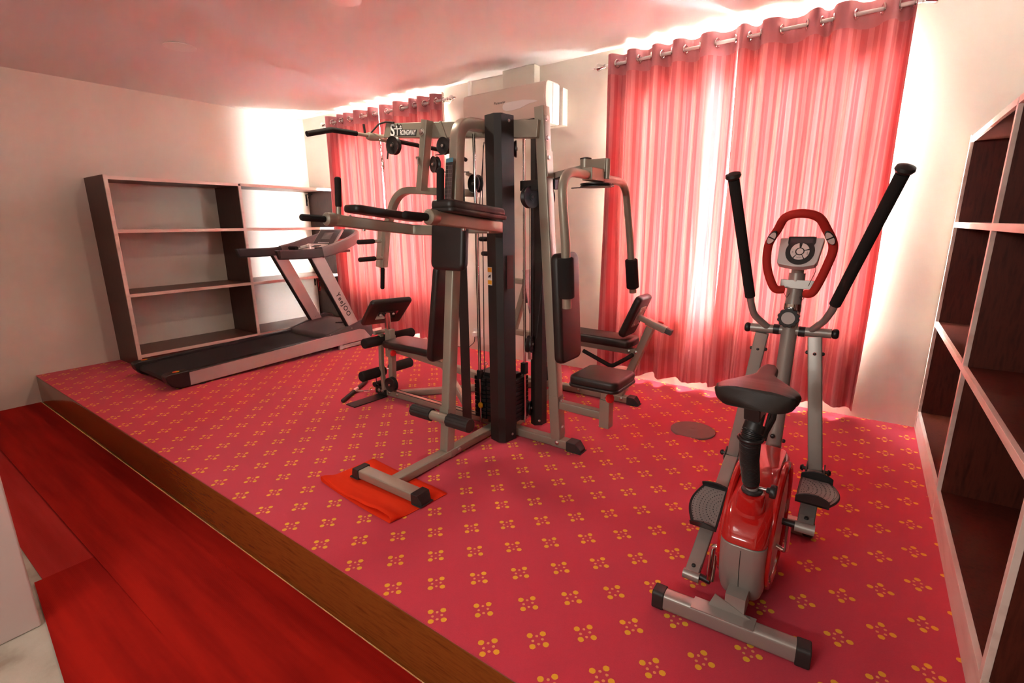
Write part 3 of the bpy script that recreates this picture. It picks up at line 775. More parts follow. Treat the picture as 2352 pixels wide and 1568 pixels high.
# --- lat station lever posts and pulleys
gp('lever_post', MB().sweep([(2.652, 1.440, 2.135), (2.565, 1.440, 1.690)], rrect(.052, .066, .004), (0, 1, 0)))
gp('lever_post', MB().sweep([(2.792, 1.60, 2.05), (2.745, 1.60, 1.62)], rrect(.045, .060, .004), (0, 1, 0)))
gp('pivot_washer', MB().lathe([(.0, 0), (.024, 0), (.024, .004), (.014, .005), (.012, .012), (0, .013)], (2.628, 1.408, 2.060), (0, -1, 0)), M['steel'])
gp('post_pin', MB().cyl((2.590, 1.41, 1.90), (2.590, 1.385, 1.898), .010).cyl((2.592, 1.39, 1.895), (2.600, 1.385, 1.855), .007), M['steel'])
pulley((2.325, 1.425, 2.005), (0, 1, 0), .062, .036)
gp('pulley_bracket', MB().box(2.305, 2.345, 1.45, 1.456, 1.995, 2.075), Sv, .002)
pulley((2.620, 1.530, 1.865), (.35, 1, 0), .055, .034); pulley((2.775, 1.46, 1.965), (0, 1, 0), .055, .030)
pulley((3.005, 1.50, 1.715), (.2, 1, 0), .058, .040)
gp('pulley_arm', MB().obox((2.93, 1.55, 1.775), (1, 0, -.4), (0, 1, 0), (.4, 0, 1), .045, .010, .012), Sv, .002)
pulley((3.105, 1.52, 1.965), (.8, .6, 0), .058, .040); pulley((3.30, 1.52, 1.905), (.8, .6, 0), .050, .036)
cable([(2.665, 1.49, 1.92), (2.80, 1.47, 1.915), (2.93, 1.47, 1.91)]); cable([(2.655, 1.49, 1.81), (2.80, 1.48, 1.80), (2.97, 1.48, 1.79)])
cable([(3.055, 1.53, 1.95), (3.062, 1.50, 1.70), (3.066, 1.47, .44)]); cable([(3.06, 1.53, 1.97), (3.052, 1.46, 1.45), (3.06, 1.44, .50)], .0025)

# --- press arm (curved) with grips
arm = fillet([(3.02, 1.530, 1.655), (2.215, 1.530, 1.715), (2.055, 1.530, 1.40), (1.995, 1.530, 1.130)], [.24, .12], 9)
gp('press_arm', MB().sweep(arm, rrect(.050, .058, .006), (0, 1, 0)))
gp('arm_slider', MB().sweep([(2.043, 1.530, 1.44), (1.983, 1.530, 1.128)], rrect(.058, .040, .004), (0, 1, 0)).xf(Matrix.Translation((-.018, -.01, 0))), M['chrome'])
for z in (1.335, 1.203):
    gp('handle_stub', MB().cyl((2.02, 1.505, z), (2.015, 1.43, z), .0135), Sv)
    gp('hand_grip', MB().rod((2.015, 1.445, z), (2.01, 1.285, z - .002), .0185, 16, .014), Fo, label='black foam grip')
gp('hand_grip', MB().rod((1.988, 1.530, 1.125), (1.965, 1.530, .948), .0175, 16, .014), Fo, label='black foam grip')
gp('hand_grip', MB().rod((2.70, 1.90, 1.345), (2.78, 1.90, 1.345), .018, 16, .012).rod((2.72, 1.90, 1.235), (2.80, 1.90, 1.235), .018, 16, .012), Fo)
# --- leg extension station
gp('seat_support', MB().sweep([(2.02, 1.575, .42), (2.02, 1.575, .505)], rrect(.05, .05, .005), (0, 1, 0)).sweep([(2.03, 1.575, .44), (2.96, 1.575, .36)], rrect(.05, .052, .006), (0, 1, 0)).sweep([(2.56, 1.575, .41), (2.80, 1.575, .10)], rrect(.045, .045, .006), (0, 1, 0)))
gp('station_post', MB().sweep([(1.968, 1.562, .065), (2.002, 1.562, .560)], rrect(.050, .048, .005), (0, 1, 0)))
gp('post_sleeve', MB().sweep([(1.990, 1.545, .38), (2.004, 1.545, .615)], rrect(.062, .058, .004), (0, 1, 0)))
gp('swing_arm', MB().sweep([(1.915, 1.520, .570), (1.895, 1.520, .30), (1.912, 1.520, .075)], rrect(.034, .034, .004), (0, 1, 0)))
gp('pivot_tube', MB().cyl((1.905, 1.46, .585), (1.905, 1.60, .585), .017), Sv)
def roller(xn, z, y0, y1, r, zf=None):
    zf = z if zf is None else zf
    gp('roller_axle', MB().cyl((xn, y0 + .01, z), (xn, y1 - .01, zf), .010), M['chrome'])
    ym = (y0 + y1) / 2; zm = (z + zf) / 2
    gp('foam_roller', MB().rod((xn, y0, z), (xn, ym - .032, zm - .002), r, 22, .012), Fo, label='black foam leg roller')
    gp('foam_roller', MB().rod((xn, ym + .036, zm + .002), (xn, y1, zf), r, 22, .012), Fo, label='black foam leg roller')
roller(1.905, .515, 1.345, 1.885, .042); roller(1.858, .228, 1.330, 1.885, .044)
bolt((2.012, 1.507, .455), (1, -.4, 0), .008, .018); gp('adjust_knob', MB().lathe([(.0, 0), (.012, .0), (.024, .008), (.026, .02), (.018, .028), (0, .03)], (2.085, 1.49, .437), (1, -.5, 0)), M['redknob'], label='red plastic adjusting knob')
gp('seat_pad', pad((2.305, 1.558, .512), (1, 0, 0), (0, 1, 0), (0, 0, 1), .285, .140, .028, .02, 4, corner=.05), Vy)
gp('seat_bracket', MB().box(2.22, 2.28, 1.53, 1.60, .445, .486), Sv, .003)
gp('back_rest', pad((2.640, 1.545, .815), (0, 1, 0), (.16, 0, .987), (-.987, 0, .16), .145, .37, .030, .022, 4, corner=.05), Vy)
wv = V((.327, .945, 0)); uv_ = V((.764, -.264, .589)).normalized(); nv_ = wv.cross(uv_)
pc = V((1.994, 1.527, .768))
gp('arm_curl_pad', pad(pc, wv, uv_, nv_, .172, .190, .024, .02, 4, corner=.03), Vy)
gp('pad_plate', MB().obox(pc + nv_ * .029 + uv_ * -.01, wv, uv_, nv_, .085, .062, .003), M['chrome'], .001)
for s in (-.055, .055): bolt(pc + nv_ * .032 + wv * s, nv_, .009, .008)
gp('pad_post', MB().sweep([(1.985, 1.548, .60), (1.995, 1.535, .775)], rrect(.036, .036, .004), (0, 1, 0)), M['chrome'])
gp('pad_post', MB().sweep([(2.005, 1.530, .62), (2.025, 1.515, .79)], rrect(.030, .030, .004), (0, 1, 0)), M['chrome'])
pulley((2.030, 1.500, .150), (0, 1, 0), .062, .042)
gp('pulley_bracket', MB().sweep([(2.03, 1.535, .067), (2.03, 1.535, .16)], rrect(.03, .012, .002), (0, 1, 0)), Sv)
cable([(2.06, 1.50, .093), (3.06, 1.50, .080)]); cable([(2.08, 1.51, .112), (3.06, 1.51, .098)])
gp('low_bracket', MB().box(1.775, 1.80, 1.53, 1.62, .02, .10).cyl((1.80, 1.50, .105), (1.80, 1.63, .105), .022), M['black'], .002)
gp('spring_clip', MB().tube(fillet([(1.865, 1.505, .19), (1.865, 1.50, .205), (1.835, 1.50, .205), (1.835, 1.50, .115), (1.862, 1.50, .11)], .012), .0035, 8), M['ink'])

# --- butterfly / chest station on the right
gp('arm_carrier', MB().sweep([(3.545, 1.62, 1.735), (3.77, 1.62, 1.770)], rrect(.045, .060, .005), (0, 1, 0)), Sv)
ub = [(3.905, 1.143, .990), (3.905, 1.120, 1.30), (3.885, 1.090, 1.705), (3.885, 1.985, 1.695), (3.895, 2.010, 1.30), (3.905, 2.042, .988)]
gp('butterfly_bar', MB().tube(fillet([(3.905, 1.140, 1.020), (3.905, 1.115, 1.36), (3.888, 1.085, 1.712), (3.888, 1.880, 1.695), (3.895, 1.975, 1.36), (3.905, 2.044, .998)], [.4, .13, .13, .4], 10), .0235, 20), Sv)
for (a, b) in (((3.905, 1.120, 1.285), (3.905, 1.137, 1.075)), ((3.903, 1.993, 1.222), (3.905, 2.038, 1.030))):
    gp('foam_sleeve', MB().rod(a, b, .041, 24, .008), Fo, label='thick black foam sleeve')
gp('bar_clamp', MB().obox((3.888, 1.44, 1.713), (0, 1, 0), (1, 0, 0), (0, 0, 1), .075, .030, .034), Sv, .005)
gp('clamp_arm', MB().obox((3.850, 1.548, 1.768), (.98, -.2, -.03), (.2, .98, 0), (.03, 0, 1), .078, .020, .038), Sv, .006)
gp('pivot_barrel', MB().cyl((3.775, 1.565, 1.735), (3.775, 1.565, 1.812), .031, 24), Sv)
gp('barrel_cap', MB().lathe([(.0, .0), (.033, .0), (.033, .006), (.012, .012), (0, .013)], (3.775, 1.565, 1.812), (0, 0, 1)), M['plastic'])
gp('pivot_barrel', MB().cyl((3.925, 1.535, 1.695), (3.925, 1.535, 1.800), .016, 20), Sv)
gp('cam_disc', MB().lathe([(.0, 0), (.10, 0), (.10, .006), (.092, .010), (.10, .014), (.10, .020), (0, .020)], (3.80, 1.67, 1.665), (0, 0, 1), 36), M['plastic'])
gp('cam_disc', MB().lathe([(.0, 0), (.085, 0), (.085, .006), (.078, .010), (.085, .014), (.085, .020), (0, .020)], (3.88, 1.50, 1.650), (0, 0, 1), 36), M['plastic'])
cable([(3.40, 1.60, 1.690), (3.60, 1.57, 1.725), (3.80, 1.58, 1.735)], .0035); cable([(3.60, 1.72, 1.67), (3.88, 1.585, 1.660)], .0035)
gp('pulley_mount', MB().box(3.300, 3.56, 1.585, 1.635, 1.660, 1.722), Bk, .004)
pulley((3.370, 1.60, 1.620), (1, -.25, 0), .068, .040); pulley((3.47, 1.66, 1.62), (1, 0, 0), .055, .030)
for dx in (-.004, .006, .02): cable([(3.35 + dx, 1.63, 1.56), (3.325 + dx, 1.665, .68)], .0025)
cable([(3.45, 1.70, 1.58), (3.40, 1.72, 1.2), (3.36, 1.69, .68)], .0025)
gp('back_rest', pad((3.690, 1.520, .950), (0, 1, 0), (-.055, 0, .998), (.998, 0, .055), .130, .335, .032, .024, 4, corner=.045), Vy)
gp('seat_pad', pad((3.940, 1.535, .540), (1, 0, 0), (0, 1, 0), (0, 0, 1), .158, .158, .027, .018, 4, corner=.05).merge(pad((3.940, 1.535, .510), (1, 0, 0), (0, 1, 0), (0, 0, 1), .162, .162, .010, .006, 2, corner=.05)), Vy)
gp('seat_post', MB().sweep([(3.965, 1.535, .36), (3.965, 1.535, .500)], rrect(.050, .050, .005), (0, 1, 0)))
gp('post_sleeve', MB().sweep([(3.972, 1.535, .228), (3.972, 1.535, .408)], rrect(.066, .066, .005), (0, 1, 0)))
gp('seat_arm', MB().sweep([(3.655, 1.535, .305), (3.945, 1.535, .300)], rrect(.055, .052, .006), (0, 0, 1)))
gp('knob_shaft', MB().cyl((3.98, 1.50, .425), (4.01, 1.475, .440), .006), M['steel'])
gp('adjust_knob', MB().lathe([(.0, 0), (.010, .0), (.012, .012), (.028, .020), (.028, .030), (.018, .036), (0, .037)], (3.998, 1.488, .432), (1, -.55, .3)), M['redknob'], label='red plastic adjusting knob')

# --- leg press bench at the back
gp('bench_upright', MB().sweep([(3.628, 2.555, .06), (3.862, 2.555, .665)], rrect(.060, .064, .007), (0, 1, 0)))
gp('bench_beam', MB().sweep([(2.44, 2.555, .478), (3.76, 2.555, .452)], rrect(.050, .052, .006), (0, 1, 0)))
gp('bench_pad', pad((3.44, 2.552, .532), (1, 0, -.02), (0, 1, 0), (.02, 0, 1), .300, .125, .036, .024, 4, corner=.05), Vy)
gp('back_rest', pad((3.735, 2.540, .748), (0, 1, 0), (.40, 0, .917), (-.917, 0, .40), .125, .178, .030, .022, 4, corner=.04), Vy)
gp('pad_plate', MB().obox((3.768, 2.535, .742), (0, 1, 0), (.40, 0, .917), (.917, 0, -.40), .058, .085, .003), Sv, .001)
for s in (-.042, .042):
    for q in (-.06, .06): bolt(V((3.772, 2.535, .740)) + V((.40, 0, .917)) * q + V((0, s, 0)), (.917, 0, -.40), .007, .006)
gp('slide_tube', MB().sweep([(3.762, 2.540, .740), (3.99, 2.540, .655)], rrect(.040, .040, .004), (0, 1, 0)))
gp('slide_sleeve', MB().sweep([(3.835, 2.540, .713), (3.985, 2.540, .657)], rrect(.052, .052, .004), (0, 1, 0)))
gp('slide_end', MB().sweep([(3.985, 2.540, .657), (4.030, 2.540, .642)], rrect(.042, .042, .004), (0, 1, 0)), M['greyplastic'])
gp('adjust_knob', MB().lathe([(0, 0), (.022, .002), (.024, .012), (.014, .018), (0, .019)], (3.93, 2.575, .70), (.3, .2, 1)), M['redknob'], label='red plastic adjusting knob')
gp('bench_handle', MB().tube(fillet([(3.345, 2.43, .430), (3.60, 2.43, .335), (3.72, 2.45, .415), (3.735, 2.52, .430)], [.06, .03]), .0165, 14), Fo, label='black foam-covered bench handle')
for x in (3.70, 3.76): bolt((x, 2.522, .455), (0, -1, 0), .011)
gp('footplate', MB().obox((2.78, 2.54, .880), (0, 1, 0), (.18, 0, -.984), (.984, 0, .18), .115, .190, .004), M['diamond'], .001, 'steel tread-plate foot plate')
gp('plate_bracket', MB().box(2.69, 2.755, 2.50, 2.58, .80, .98), M['black'], .003)
gp('press_lever', MB().sweep([(2.55, 2.552, .48), (2.70, 2.552, .93)], rrect(.055, .06, .006), (0, 1, 0)))
gp('press_link', MB().sweep([(2.35, 2.552, .965), (2.72, 2.552, .945)], rrect(.045, .05, .005), (0, 1, 0)))
gp('rubber_bumper', MB().cyl((2.735, 2.49, .79), (2.735, 2.61, .79), .022), M['rubber'])
gp('rear_leg', MB().sweep([(2.30, 2.552, .07), (2.52, 2.552, .48)], rrect(.05, .055, .005), (0, 1, 0)))

# --- things hanging on the gym
lb = thing('lat_bar', 'long silver pulldown bar with black foam ends hanging from the boom with the logo', 'pulldown bar', (2.06, 1.45, 2.09))
LBX = 2.10
part('bar', MB().tube(fillet([(LBX, .90, 2.040), (LBX, 1.09, 2.088), (LBX + .01, 1.45, 2.088), (LBX + .03, 2.25, 2.060), (LBX + .03, 2.42, 2.02)], [.05, .3, .05], 6), .0125, 14), M['silver'], lb)
part('foam_grip', MB().tube(fillet([(LBX, .895, 2.037), (LBX - .002, 1.085, 2.088), (LBX + .003, 1.285, 2.090)], .05, 6), .0178, 16), Fo, lb, label='black foam grip')
part('foam_grip', MB().tube(fillet([(LBX + .01, 1.62, 2.083), (LBX + .035, 2.25, 2.060), (LBX + .035, 2.43, 2.015)], .05, 6), .0165, 16), Fo, lb, label='black foam grip')
part('centre_sleeve', MB().lathe([(.014, -.10), (.024, -.095), (.030, -.07), (.024, 0), (.030, .06), (.020, .085), (.014, .09)], (LBX + .005, 1.475, 2.086), (.02, 1, 0)), M['silver'], lb)
hk = MB().tube(fillet([(LBX + .0, 1.39, 2.070), (LBX + .015, 1.40, 2.105), (LBX + .05, 1.45, 2.170), (LBX + .11, 1.465, 2.180), (2.30, 1.462, 2.165)], .02, 5), .0062, 10)
part('hook', hk, M['black'], lb)
part('stop_pin', MB().rod((LBX - .01, 1.37, 2.105), (LBX - .012, 1.365, 2.165), .008, 12, .003), M['black'], lb)
def ring(c, rx, rz, ax, r=.0022, n=18):
    ax = V(ax).normalized(); b = V((0, 0, 1)); b = (b - ax * b.dot(ax)).normalized(); a = ax.cross(b)
    return MB().tube([V(c) + a * rx * math.cos(t) + b * rz * math.sin(t) for t in [2 * PI * i / n for i in range(n)]], r, 6, closed=True)
ch = MB(); cx, cy_, cz = LBX + .012, 1.44, 2.055
for k in range(7):
    z = 2.045 - k * .026; ch.merge(ring((2.175 + .003 * k, 1.43, z), .006, .0155, (1, .3, 0) if k % 2 else (.2, 1, 0)))
ch.merge(ring((2.190, 1.43, 1.895), .017, .040, (.3, 1, .1), .0028)); ch.merge(ring((2.188, 1.43, 1.850), .010, .014, (1, .3, 0)))
tag(part('hanging_chain', ch, M['chrome'], None, at=(2.1, 1.435, 1.95)), 'short steel chain with carabiner hanging below the pulldown bar', 'chain')
gp('cable_end', MB().lathe([(.0, 0), (.010, .003), (.014, .012), (.010, .022), (.006, .026), (.006, .075), (0, .076)], (2.262, 1.43, 1.995), (-.25, 0, -1)), M['ink'])
cable([(2.262, 1.43, 2.03), (2.262, 1.43, 1.99)])

pb = thing('pull_bar', 'short dark curl bar lying on the carpet, clipped to the low pulley of the gym', 'pull bar', (1.60, 1.45, .03))
part('bar', MB().rod((1.735, 1.215, .027), (1.455, 1.685, .027), .0165, 16, .010), mat('brown_black_rubber_grip', (.035, .022, .018), .6), pb)
part('collar', MB().cyl((1.615, 1.418, .027), (1.575, 1.485, .027), .021, 20), M['chrome'], pb)
part('tab', MB().prism([(0, -.014), (.05, -.008), (.055, 0), (.05, .008), (0, .014)], (1.615, 1.462, .020), (.9, .44, 0), (-.44, .9, 0), (0, 0, .008)), M['silver'], pb, .001)
cbn = MB().merge(ring((1.70, 1.498, .028), .030, .006, (-.44, .9, .2), .003)).merge(ring((1.755, 1.525, .050), .028, .012, (-.44, .9, .2), .003))
part('carabiner', cbn, M['chrome'], pb)
# folded felt mat under the front foot
fm = MB(); q0, q1, q2, q3 = V((2.745, .345, 0)), V((3.385, .295, 0)), V((3.425, .66, 0)), V((2.775, .70, 0))
def quad(u, v): return (q0 * (1 - u) + q1 * u) * (1 - v) + (q3 * (1 - u) + q2 * u) * v
loop = [(1 - i / 12, .0065) for i in range(13)] + [(-.018, .012), (-.020, .020), (-.008, .026)] + [(i / 14, .024 - .010 * math.sin(PI * min(1, i / 8)) + .010 * math.exp(-((i / 14 - .88) / .12) ** 2)) for i in range(1, 14)] + [(1.005, .030), (1.022, .022), (1.020, .012), (1.005, .0068)]
def lf(u, z, v):
    k = min(1, v / .30); k = 1 - .86 * k * k * (3 - 2 * k)
    if v > .72: k = .14 + .3 * (v - .72)
    p = quad(u, v); return (p.x, p.y - .010 * math.sin(PI * max(0, min(1, u))) * (1 - v), .0064 + (z - .0062) * k * 1.8)
n = len(loop); nv_f = 14
vs = [lf(u, z, j / nv_f) for j in range(nv_f + 1) for u, z in loop]
fs = [(j * n + i, j * n + (i + 1) % n, (j + 1) * n + (i + 1) % n, (j + 1) * n + i) for j in range(nv_f) for i in range(n)]
fm.add(vs, fs)
o = part('folded_mat', fm, M['feltmat'], None, smooth=60, at=(3.1, .5, .008)); so_ = o.modifiers.new('Solidify', 'SOLIDIFY'); so_.thickness = .003
tag(o, 'bright red folded felt mat under the front foot bar of the gym', 'mat')
# twist disc half covered by the carpet seam
dk = MB().lathe([(0, 0), (.150, 0), (.150, .010), (.145, .014), (.06, .0145), (.055, .0150), (.03, .0150), (.012, .0155), (.008, .0135), (0, .0135)], (4.305, 2.285, .0055), (0, 0, 1), 48)
tag(part('rubber_disc', dk, M['disc'], None, at=(4.305, 2.285, .0055)), 'round grey-brown disc on the carpet, tucked under the carpet seam', 'disc')
bk = thing('bucket', 'pale pink rounded tub on the carpet behind the square seat of the gym', 'tub', (3.55, 2.88, .006))
part('body', MB().lathe([(0, 0), (.062, 0), (.068, .006), (.080, .17), (.078, .185), (.06, .205), (.03, .212), (0, .213)], (3.52, 2.84, .006), (0, 0, 1)), mat('pale_pink_plastic', (.75, .42, .36), .4), bk)
part('lid_rim', MB().lathe([(.079, .165), (.085, .168), (.085, .182), (.077, .186)], (3.52, 2.84, .006), (0, 0, 1)), mat('pale_pink_plastic_rim', (.78, .46, .40), .4), bk)
# ------------------------------------------------------------------ elliptical trainer
EO = V((4.92, .55, 0))
E_ = thing('elliptical_trainer', 'red and silver elliptical trainer with a saddle standing on the carpet by the right bookshelf', 'elliptical trainer', (4.92, .95, 0))
ES = M['ellsilver']
def W(r, s, z): return V((4.92 + r, .55 + s, z))
def ep(name, mb, m=ES, bevel=0, label=None, parent=None, **k): return part(name, mb, m, parent or E_, bevel, label, **k)
def ebolt(c, ax, r=.009, h=.010): return ep('bolt', MB().lathe([(0, 0), (r, 0), (r, h * .5), (r * .8, h * .85), (r * .4, h), (0, h)], c, ax, 14), M['plastic'])
# stabilisers
ep('rear_stabiliser', MB().sweep([W(-.245, -.012, .0435), W(.225, .010, .0435)], rrect(.058, .070, .016, 4), (0, 0, 1)))
for s, x in ((-1, -.225), (1, .212)):
    ep('end_cap', MB().sweep([W(x, -.010 if s < 0 else .008, .0435), W(x + s * .045, -.011 if s < 0 else .012, .0435)], rrect(.066, .076, .014, 4), (0, 0, 1)), M['rubber'], .005)
ep('front_stabiliser', MB().sweep([W(-.20, .805, .0435), W(.165, .812, .0435)], rrect(.062, .070, .018, 4), (0, 0, 1)))
for s, x in ((-1, -.20), (1, .155)):
    ep('transport_wheel', MB().lathe([(0, 0), (.030, 0), (.038, .006), (.038, .040), (.030, .046), (0, .046)], W(x, .808, .046), (s, 0, 0), 24), M['rubber'])
ep('base_gusset', smooth=20, mb=MB().prism([(-.125, .081), (.085, .081), (.085, .077), (-.125, .077)], W(0, -.035, 0), (1, .05, 0), (0, 0, 1), (0, .065, 0)).prism([(-.075, .080), (.072, .080), (-.055, .135)], W(0, .012, 0), (1, .05, 0), (0, 0, 1), (0, .003, 0)).prism([(-.022, .075), (.045, .075), (.045, .150), (-.022, .150)], W(0, .015, 0), (1, 0, 0), (0, 0, 1), (0, .10, 0)))
ep('main_tube', MB().sweep([W(.010, .05, .075), W(.010, .80, .075)], rrect(.055, .045, .008), (0, 0, 1)))
# flywheel housing: rounded body, silver below, red above
def housing(z_lo, z_hi, f_top=None, grow=0):
    """loft of rounded rectangles stacked in z"""
    mb = MB(); rings = []; n = 36
    return mb
def body_section(z):
    # s extents of the body at height z, side profile
    pts = [(.06, .125, .60), (.10, .095, .640), (.18, .065, .655), (.27, .045, .655), (.345, .045, .650), (.39, .070, .640), (.435, .130, .63), (.475, .24, .62), (.505, .36, .60)]
    if z <= pts[0][0]: return pts[0][1:]
    for a, b in zip(pts, pts[1:]):
        if z <= b[0]:
            t = (z - a[0]) / (b[0] - a[0]); return (a[1] + (b[1] - a[1]) * t, a[2] + (b[2] - a[2]) * t)
    return pts[-1][1:]
def loft(zs, slope=0.0, hw=.077, x0=.008, cap0=True, cap1=True, topround=False, zfun=None):
    mb = MB(); rings = []
    for i, z in enumerate(zs):
        s0, s1 = body_section(z); w = hw
        if z > .47: w = hw - (z - .47) * .5
        if z < .12: w = hw - (.12 - z) * .35
        pr = rrect(2 * w, s1 - s0, min(w * .62, (s1 - s0) * .45), 6); cs = (s0 + s1) / 2
        rings.append([(x0 + a, cs + b, z) for a, b in pr])
    if zfun: rings = [[(a, b, zfun(a, b, z)) for a, b, z in r] for r in rings]
    m = len(rings[0]); vs = [W(*p) for r in rings for p in r]; fs = []
    for i in range(len(rings) - 1):
        for j in range(m): fs.append((i * m + j, i * m + (j + 1) % m, (i + 1) * m + (j + 1) % m, (i + 1) * m + j))
    fs.append(tuple(range(m))[::-1]); fs.append(tuple((len(rings) - 1) * m + j for j in range(m)))
    return mb.add(vs, fs)
ep('housing', loft([.085, .10, .13, .18, .23, .28, .315, .335]), ES, .006, 'grey-silver lower housing', smooth=60)
ep('housing_cover', loft([.336, .345, .36, .39, .42, .45, .475, .492, .505]), M['red'], .004, 'glossy red upper housing', smooth=60)
ep('housing_seam', MB().tube([W(.008, body_section(z)[0] - .0002, z) for z in [.12 + .02 * k for k in range(11)]], .0012, 6), M['dark'])
# red arched rims and side discs
for sx in (-1, 1):
    x = .008 + sx * .079
    ep('side_rim', MB().tube([W(x, .385 + .275 * math.cos(a), .275 + .232 * math.sin(a)) for a in [2 * PI * i / 56 for i in range(56)]], .0125, 10, closed=True), M['red'], label='glossy red rim')
    ep('side_disc', MB().lathe([(0, 0), (.205, 0), (.212, .002), (.206, .006), (.03, .010), (0, .010)], W(x - sx * .004, .385, .275), (sx, 0, 0), 48), M['treadsilver'])
# seat post socket
ep('post_socket', MB().lathe([(.062, 0), (.060, .025), (.050, .032), (.046, .09), (.043, .098), (.034, .102), (0, .102)], W(.008, .165, .405), (0, -.18, 1), 28), M['red'], label='glossy red post socket')
ep('socket_ring', MB().lathe([(0, 0), (.034, 0), (.036, .006), (.034, .012), (.0, .012)], W(.008, .147, .506), (0, -.10, 1)), M['plastic'])
ep('seat_post', MB().cyl(W(.008, .15, .50), W(.008, .125, .60), .021), M['treadsilver'])
ep('lock_knob_shaft', MB().cyl(W(.025, .15, .525), W(.062, .145, .527), .006), M['steel'])
ep('lock_knob', MB().lathe([(0, 0), (.010, .0), (.012, .010), (.024, .013), (.026, .020), (.024, .030), (0, .031)], W(.055, .145, .527), (1, -.05, 0), 10), M['plastic'])
bt = []; rr = []
path = fillet([W(.006, .125, .545), W(-.002, .075, .66), W(.0, .035, .755), W(.008, .055, .80)], [.06, .04], 8)
def resample(P, n):
    L = [0]
    for a, b in zip(P, P[1:]): L.append(L[-1] + (b - a).length)
    out = []
    for i in range(n):
        d = L[-1] * i / (n - 1); k = 0
        while k < len(L) - 2 and L[k + 1] < d: k += 1
        t = (d - L[k]) / max(1e-9, L[k + 1] - L[k]); out.append(P[k].lerp(P[k + 1], t))
    return out
P = resample(path, 161)
R_ = [(.0265 + .006 * (i / 160) + (.0028 if i % 4 < 2 else -.0012)) if 8 < i < 146 else (.026 if i <= 8 else .034) for i in range(161)]
ep('corrugated_boot', MB().tube(P, R_, 20), M['plastic'], label='black corrugated rubber boot', smooth=22)
ep('boot_strap', MB().tube([W(.0 + .036 * math.cos(a), .038 + .036 * math.sin(a), .752) for a in [2 * PI * i / 24 for i in range(24)]], .006, 8, closed=True), M['plastic'])
ep('post_head', MB().sweep([W(.005, .05, .785), W(.012, .055, .845)], rrect(.045, .048, .006), (0, 1, 0)), M['plastic'])
ep('seat_rail', MB().sweep([W(.004, -.005, .853), W(.020, .12, .880)], rrect(.046, .040, .004), (0, 0, 1)), ES)
ep('seat_rail_cap', MB().sweep([W(.003, -.013, .851), W(.005, -.003, .853)], rrect(.048, .042, .004), (0, 0, 1)), M['plastic'])
ep('hose_loop', MB().tube(fillet([W(.03, .09, .74), W(.05, .13, .80), W(.05, .16, .86), W(.038, .15, .80), W(.03, .12, .72)], .03), .009, 10), M['plastic'])
# saddle
def saddle():
    mb = MB(); nu, nv = 36, 22; top = []; vs = []
    S0, S1 = -.105, .205
    def halfw(t):
        # t 0 rear ..1 nose
        if t < .08: return .104 + .018 * (t / .08)
        if t < .30: return .122 - .012 * abs((t - .2) / .12)
        k = min(1, (t - .30) / .42); k = k * k * (3 - 2 * k)
        return .116 * (1 - k) + .030 * k - .014 * max(0, (t - .88) / .12) ** 2
    rings = []
    for i in range(nu + 1):
        t = i / nu; s = S0 + (S1 - S0) * t; w = halfw(t); w = max(w, .004)
        zc = .948 + .010 * math.cos(t * 3) + (.020 * max(0, (t - .45) / .55))
        th = .054 - .020 * t
        if t > .93: th *= 1 - .5 * ((t - .93) / .07) ** 2
        r = []
        for j in range(nv):
            a = 2 * PI * j / nv; ca, sa = math.cos(a), math.sin(a)
            x = w * math.copysign(abs(ca) ** .40, ca)
            dz = math.copysign(abs(sa) ** .7, sa)
            z = zc + (.012 * dz if sa > 0 else th * dz) - (.016 * (x / .12) ** 2) - .006 * math.exp(-(x / .022) ** 2) * (1 - t)
            rx = .014 + x * (1 - .06 * max(0, -dz))
            r.append(W(rx, s + (.012 * (x / .12) ** 2 if t < .3 else 0), z))
        rings.append(r)
    vs = [p for r in rings for p in r]; m = nv; fs = []
    for i in range(nu):
        for j in range(m): fs.append((i * m + j, i * m + (j + 1) % m, (i + 1) * m + (j + 1) % m, (i + 1) * m + j))
    fs.append(tuple(range(m))[::-1]); fs.append(tuple(nu * m + j for j in range(m)))
    return mb.add(vs, fs)
ep('saddle', saddle(), M['vinyl'], 0, 'black wide saddle', smooth=70)
# mast
ep('mast', MB().tube([W(.0, .715, .33), W(.002, .745, .80), W(.006, .765, 1.24)], [.0315, .0315, .0315], 28).cyl(W(.006, .765, 1.23), W(.010, .745, 1.31), .024, 24), ES)
ep('mast_collar', MB().cyl(W(.0, .715, .33), W(.0, .722, .455), .036, 28), ES)
ep('mast_base_cover', MB().lathe([(.055, 0), (.048, .05), (.046, .085), (0, .085)], W(0, .70, .325), (0, .05, 1), 28), M['red'], label='glossy red mast base')
ep('mast_ring', MB().cyl(W(0, .705, .408), W(0, .706, .418), .048, 28), M['plastic'])
for z in (.455, .515): ebolt(W(-.004, .690, z), (0, -1, 0), .010, .012)
ebolt(W(.034, .72, .49), (1, 0, 0), .009, .012)
ep('clamp_ring', MB().cyl(W(.004, .755, 1.075), W(.004, .756, 1.11), .035, 24), M['chrome'])
kn = [((.043 if k % 3 else .038) * math.cos(2 * PI * k / 36), (.043 if k % 3 else .038) * math.sin(2 * PI * k / 36)) for k in range(36)]
ok = ep('tension_knob', MB().prism(kn, W(.000, .690, 1.055), (1, 0, 0), (0, 0, 1), (0, .030, 0)), M['plastic'], .003)
part('knob_face', MB().cyl(W(0, .6885, 1.055), W(0, .6905, 1.055), .026, 28), M['treadsilver'], ok)
